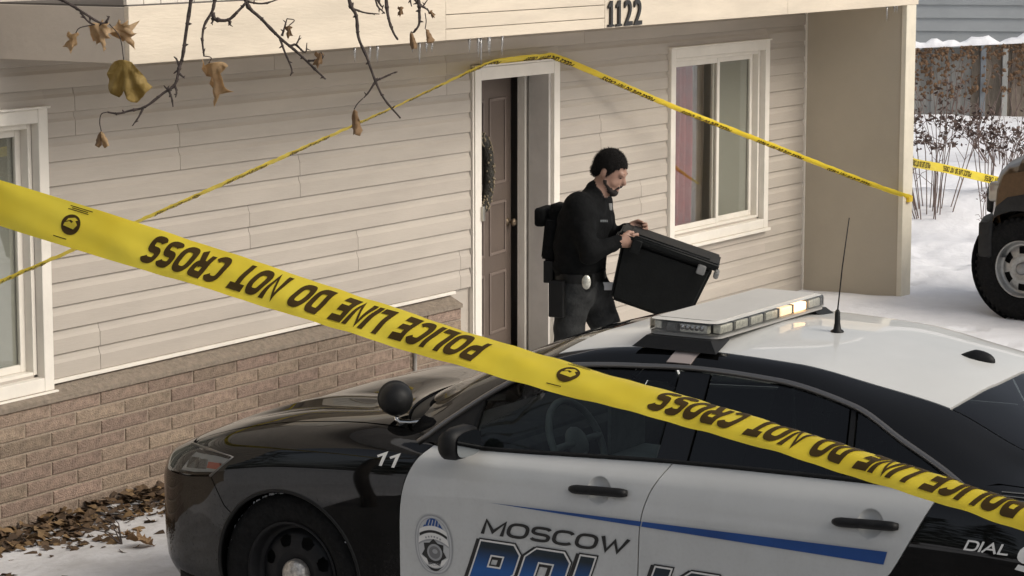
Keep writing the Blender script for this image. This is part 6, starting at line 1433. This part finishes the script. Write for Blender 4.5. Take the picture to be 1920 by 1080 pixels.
MB().bbox((-.62, -.07, 1.95), (-.16, .01, 3.3), .02).build('window_shutter', M_GTR, nb); MB().bbox((1.55, -.10, 1.25), (1.75, -.01, 1.85), .03).build('meter_box', M_GTR, nb); MB().tube([(1.65, -.08, 1.2), (1.65, -.08, .2)], .035, 8).tube([(1.35, -.08, 1.35), (1.35, -.08, .2)], .03, 8).build('conduit', M_GTR, nb)
MB().tube([(.9, -.05, 1.36), (1.6, -.06, 1.40), (2.6, -.06, 1.46), (5, -.06, 1.6)], .018, 6).build('wall_cable', M_GTR, nb)
for px_ in (.72, 1.95, 2.6, 2.75): MB().bbox((px_, -.09, 1.55), (px_+.10, -.01, 1.68), .02).build('wall_bracket', M_GTR, nb)
# board fence with a cap of snow
fe = empty('fence', (20.95, 6.25, .20), R(-61)); tag(fe, 'weathered board fence capped with snow below the grey house', 'fence')
rf = random.Random(4); x = 0; i = 0
while x < 7.5:
    h = .93+.05*x+rf.uniform(-.02, .02); MB().bbox((x, rf.uniform(-.012, .012), -.25), (x+.145, .03, h), .004).build('fence_board', M_FENG if x < 1.15 else M_FEN, fe); x += .147; i += 1
for z in (.15, .72): MB().box((0, .031, z), (7.5, .07, z+.08)).build('fence_rail', M_FEN, fe)
MB().bbox((1.30, -.09, -.2), (1.38, -.02, 1.0), .006).build('fence_post', M_GTR, fe); MB().bbox((1.62, -.09, -.2), (1.70, -.02, .95), .006).build('fence_post', mat('pale_post', (.34, .34, .32), .8), fe)
bm = bmesh.new(); sv = []; sf = []; n = 90
for i in range(n+1):
    t = 7.5*i/n; hz_ = .95+.05*t; hh = .05+.045*abs(math.sin(t*4.1))+.03*math.sin(t*9.7+1)+.02*math.sin(t*23); hh = max(.02, hh)*(min(1, i/3)); 
    for a in range(7): an_ = math.pi*a/6; sv.append((t, .02-.11*math.cos(an_), hz_-.015+hh*math.sin(an_)*1.2))
for i in range(n):
    for a in range(6): sf.append((i*7+a, (i+1)*7+a, (i+1)*7+a+1, i*7+a+1))
sc = mobj('snow_cap', sv, sf, M_SNOW, fe, smooth=True); sc['kind'] = 'stuff'
# shrubs
M_STEM = mat('shrub_stem', (.17, .125, .11), .85, noise=20, amt=.3); M_SEED = mat('dead_seed_head', (.085, .055, .045), .9, noise=30, amt=.4); M_VINE = mat('russet_leaf', (.13, .075, .04), .9, noise=20, amt=.4)
def shrub(loc, h, ns, spread, nleaf, lsz, label, m=M_SEED, lean=0., lo=.45, seed=0, droop=.1):
    sh = empty('shrub', loc); tag(sh, label, 'shrub', 'bare winter shrubs by the porch'); r_ = random.Random(seed); mb = MB(); lb_ = MB()
    for i in range(ns):
        a = r_.uniform(0, 6.28); q = spread*math.sqrt(r_.random()); hh = h*r_.uniform(.65, 1.0); b0 = Vector((.22*q*math.cos(a), .22*q*math.sin(a), -.1)); tip = Vector((q*math.cos(a)+lean*hh, q*math.sin(a)-lean*hh*.5, hh)); mid = (b0+tip)/2+Vector((r_.uniform(-.08, .08), r_.uniform(-.08, .08), .08))
        pts = catmull([b0, mid, tip], 4); mb.tube(pts, [.0065-.0005*k for k in range(len(pts))], 5)
        for j in range(3):
            t = r_.uniform(.45, .9); k = int(t*(len(pts)-1)); p = pts[k]; e = p+Vector((r_.uniform(-.25, .25), r_.uniform(-.25, .25), r_.uniform(.05, .3)))*h*.6; mb.tube([p, (p+e)/2+Vector((0, 0, .03)), e], [.0035, .0028, .0016], 4)
            for c in range(max(1, int(nleaf/ns/3))):
                t2 = r_.random(); pp = p.lerp(e, t2)+Vector((r_.gauss(0, .03), r_.gauss(0, .03), r_.gauss(0, .03)))
                if pp.z < lo*h: continue
                s_ = lsz*r_.uniform(.5, 1.3); u_ = Vector((r_.uniform(-1, 1), r_.uniform(-1, 1), r_.uniform(-1, .3))).normalized()*s_; w2 = u_.cross(Vector((r_.uniform(-1, 1), r_.uniform(-1, 1), 1))).normalized()*s_*.6; n_ = u_.cross(w2).normalized()*s_*.3
                lb_.add([pp-u_, pp-w2+n_, pp+u_, pp+w2+n_, pp-u_*.1], [(0, 1, 4), (1, 2, 4), (2, 3, 4), (3, 0, 4)])
    mb.build('stem', M_STEM, sh, smooth=True)['kind'] = 'stuff'; lb_.build('crown', m, sh)['kind'] = 'stuff'; return sh
shrub((9.35, .62, .02), 1.62, 24, .60, 620, .034, 'upright bare shrub with dark seed heads right behind the porch wing', seed=1, lo=.50)
shrub((10.3, .35, .15), 1.15, 18, .50, 420, .032, 'dark seedy shrub leaning right beside the porch shrub', lean=.22, seed=2, lo=.5)
shrub((8.7, -.30, .0), .62, 8, .40, 14, .02, 'sparse thin stems poking from the snow nearest the truck', lean=.45, lo=.1, seed=3)
shrub((15.5, 2.3, .1), .60, 22, 1.0, 260, .022, 'low twiggy scrub in the snow below the fence', M_SEED, lo=.15, seed=7)
vn = empty('vine', fe.location, fe.rotation_euler.z); tag(vn, 'russet dead vine tangled over the board fence under the snow', 'vine'); rv = random.Random(8); lb_ = MB(); mb = MB()
for i in range(46):
    x = rv.uniform(.2, 7.3); h0 = .9+.05*x; pts = [(x, -.07, -.05), (x+rv.uniform(-.15, .15), -.08, h0*.45), (x+rv.uniform(-.35, .35), -.07, h0*rv.uniform(.8, 1.0))]; cc = catmull(pts, 4); mb.tube(cc, [.008-.0006*k for k in range(len(cc))], 5)
for i in range(2600):
    x = rv.uniform(.2, 7.4); t = rv.random()
    if .5+.5*math.sin(x*2.3+.6)*math.cos(x*.9) < rv.random()*.9: continue
    h0 = .92+.05*x; z = h0*(1-rv.random()**1.6*.75); p = Vector((x, -.07-rv.random()*.10, z)); s_ = rv.uniform(.018, .05); u_ = Vector((rv.uniform(-1, 1), rv.uniform(-.4, .4), rv.uniform(-1, 1))).normalized()*s_; w2 = u_.cross(Vector((0, 1, .2))).normalized()*s_*.7
    lb_.add([p-u_, p-w2, p+u_, p+w2, p+Vector((0, -.012, 0))], [(0, 1, 4), (1, 2, 4), (2, 3, 4), (3, 0, 4)])
mb.build('stem', M_STEM, vn, smooth=True)['kind'] = 'stuff'; lb_.build('foliage', M_VINE, vn)['kind'] = 'stuff'
# ================================================================== dark conifers across the drive, mirrored in the paint and glass
rc = random.Random(31); mb = MB()
for i in range(30):
    a = R(100+i*7+rc.uniform(-2, 2)); dd = rc.uniform(26, 40); bx, by = -8+dd*math.cos(a), -5+dd*math.sin(a); hh = rc.uniform(9, 15)
    if bx > -16 and by > -14: 
        if not (bx < -12 and by > 14): continue
    mb.tube([(bx, by, -.3), (bx, by, hh*.9)], [.22, .05], 6, 1)
    for k in range(230):
        t = rc.random()**.8; z = .8+t*(hh-.8); rr = (1-t)**.85*hh*.20*rc.uniform(.5, 1.1); an_ = rc.uniform(0, 6.28); s_ = .75*(1-t*.5)
        p = Vector((bx+rr*math.cos(an_), by+rr*math.sin(an_), z)); o_ = Vector((math.cos(an_), math.sin(an_), -.45))*s_; w2 = Vector((-math.sin(an_), math.cos(an_), 0))*s_*.55
        mb.add([p-o_*.6-w2, p+o_, p-o_*.6+w2, p-o_*.2+Vector((0, 0, .25*s_))], [(0, 1, 3), (1, 2, 3), (0, 2, 1)])
tag(mb.build('tree_line', [mat('conifer_green', (.022, .034, .024), .85, noise=3, amt=.4), M_TRUNK]), 'dark conifer wood across the drive mirrored in the car windows', 'wood', kind='stuff')
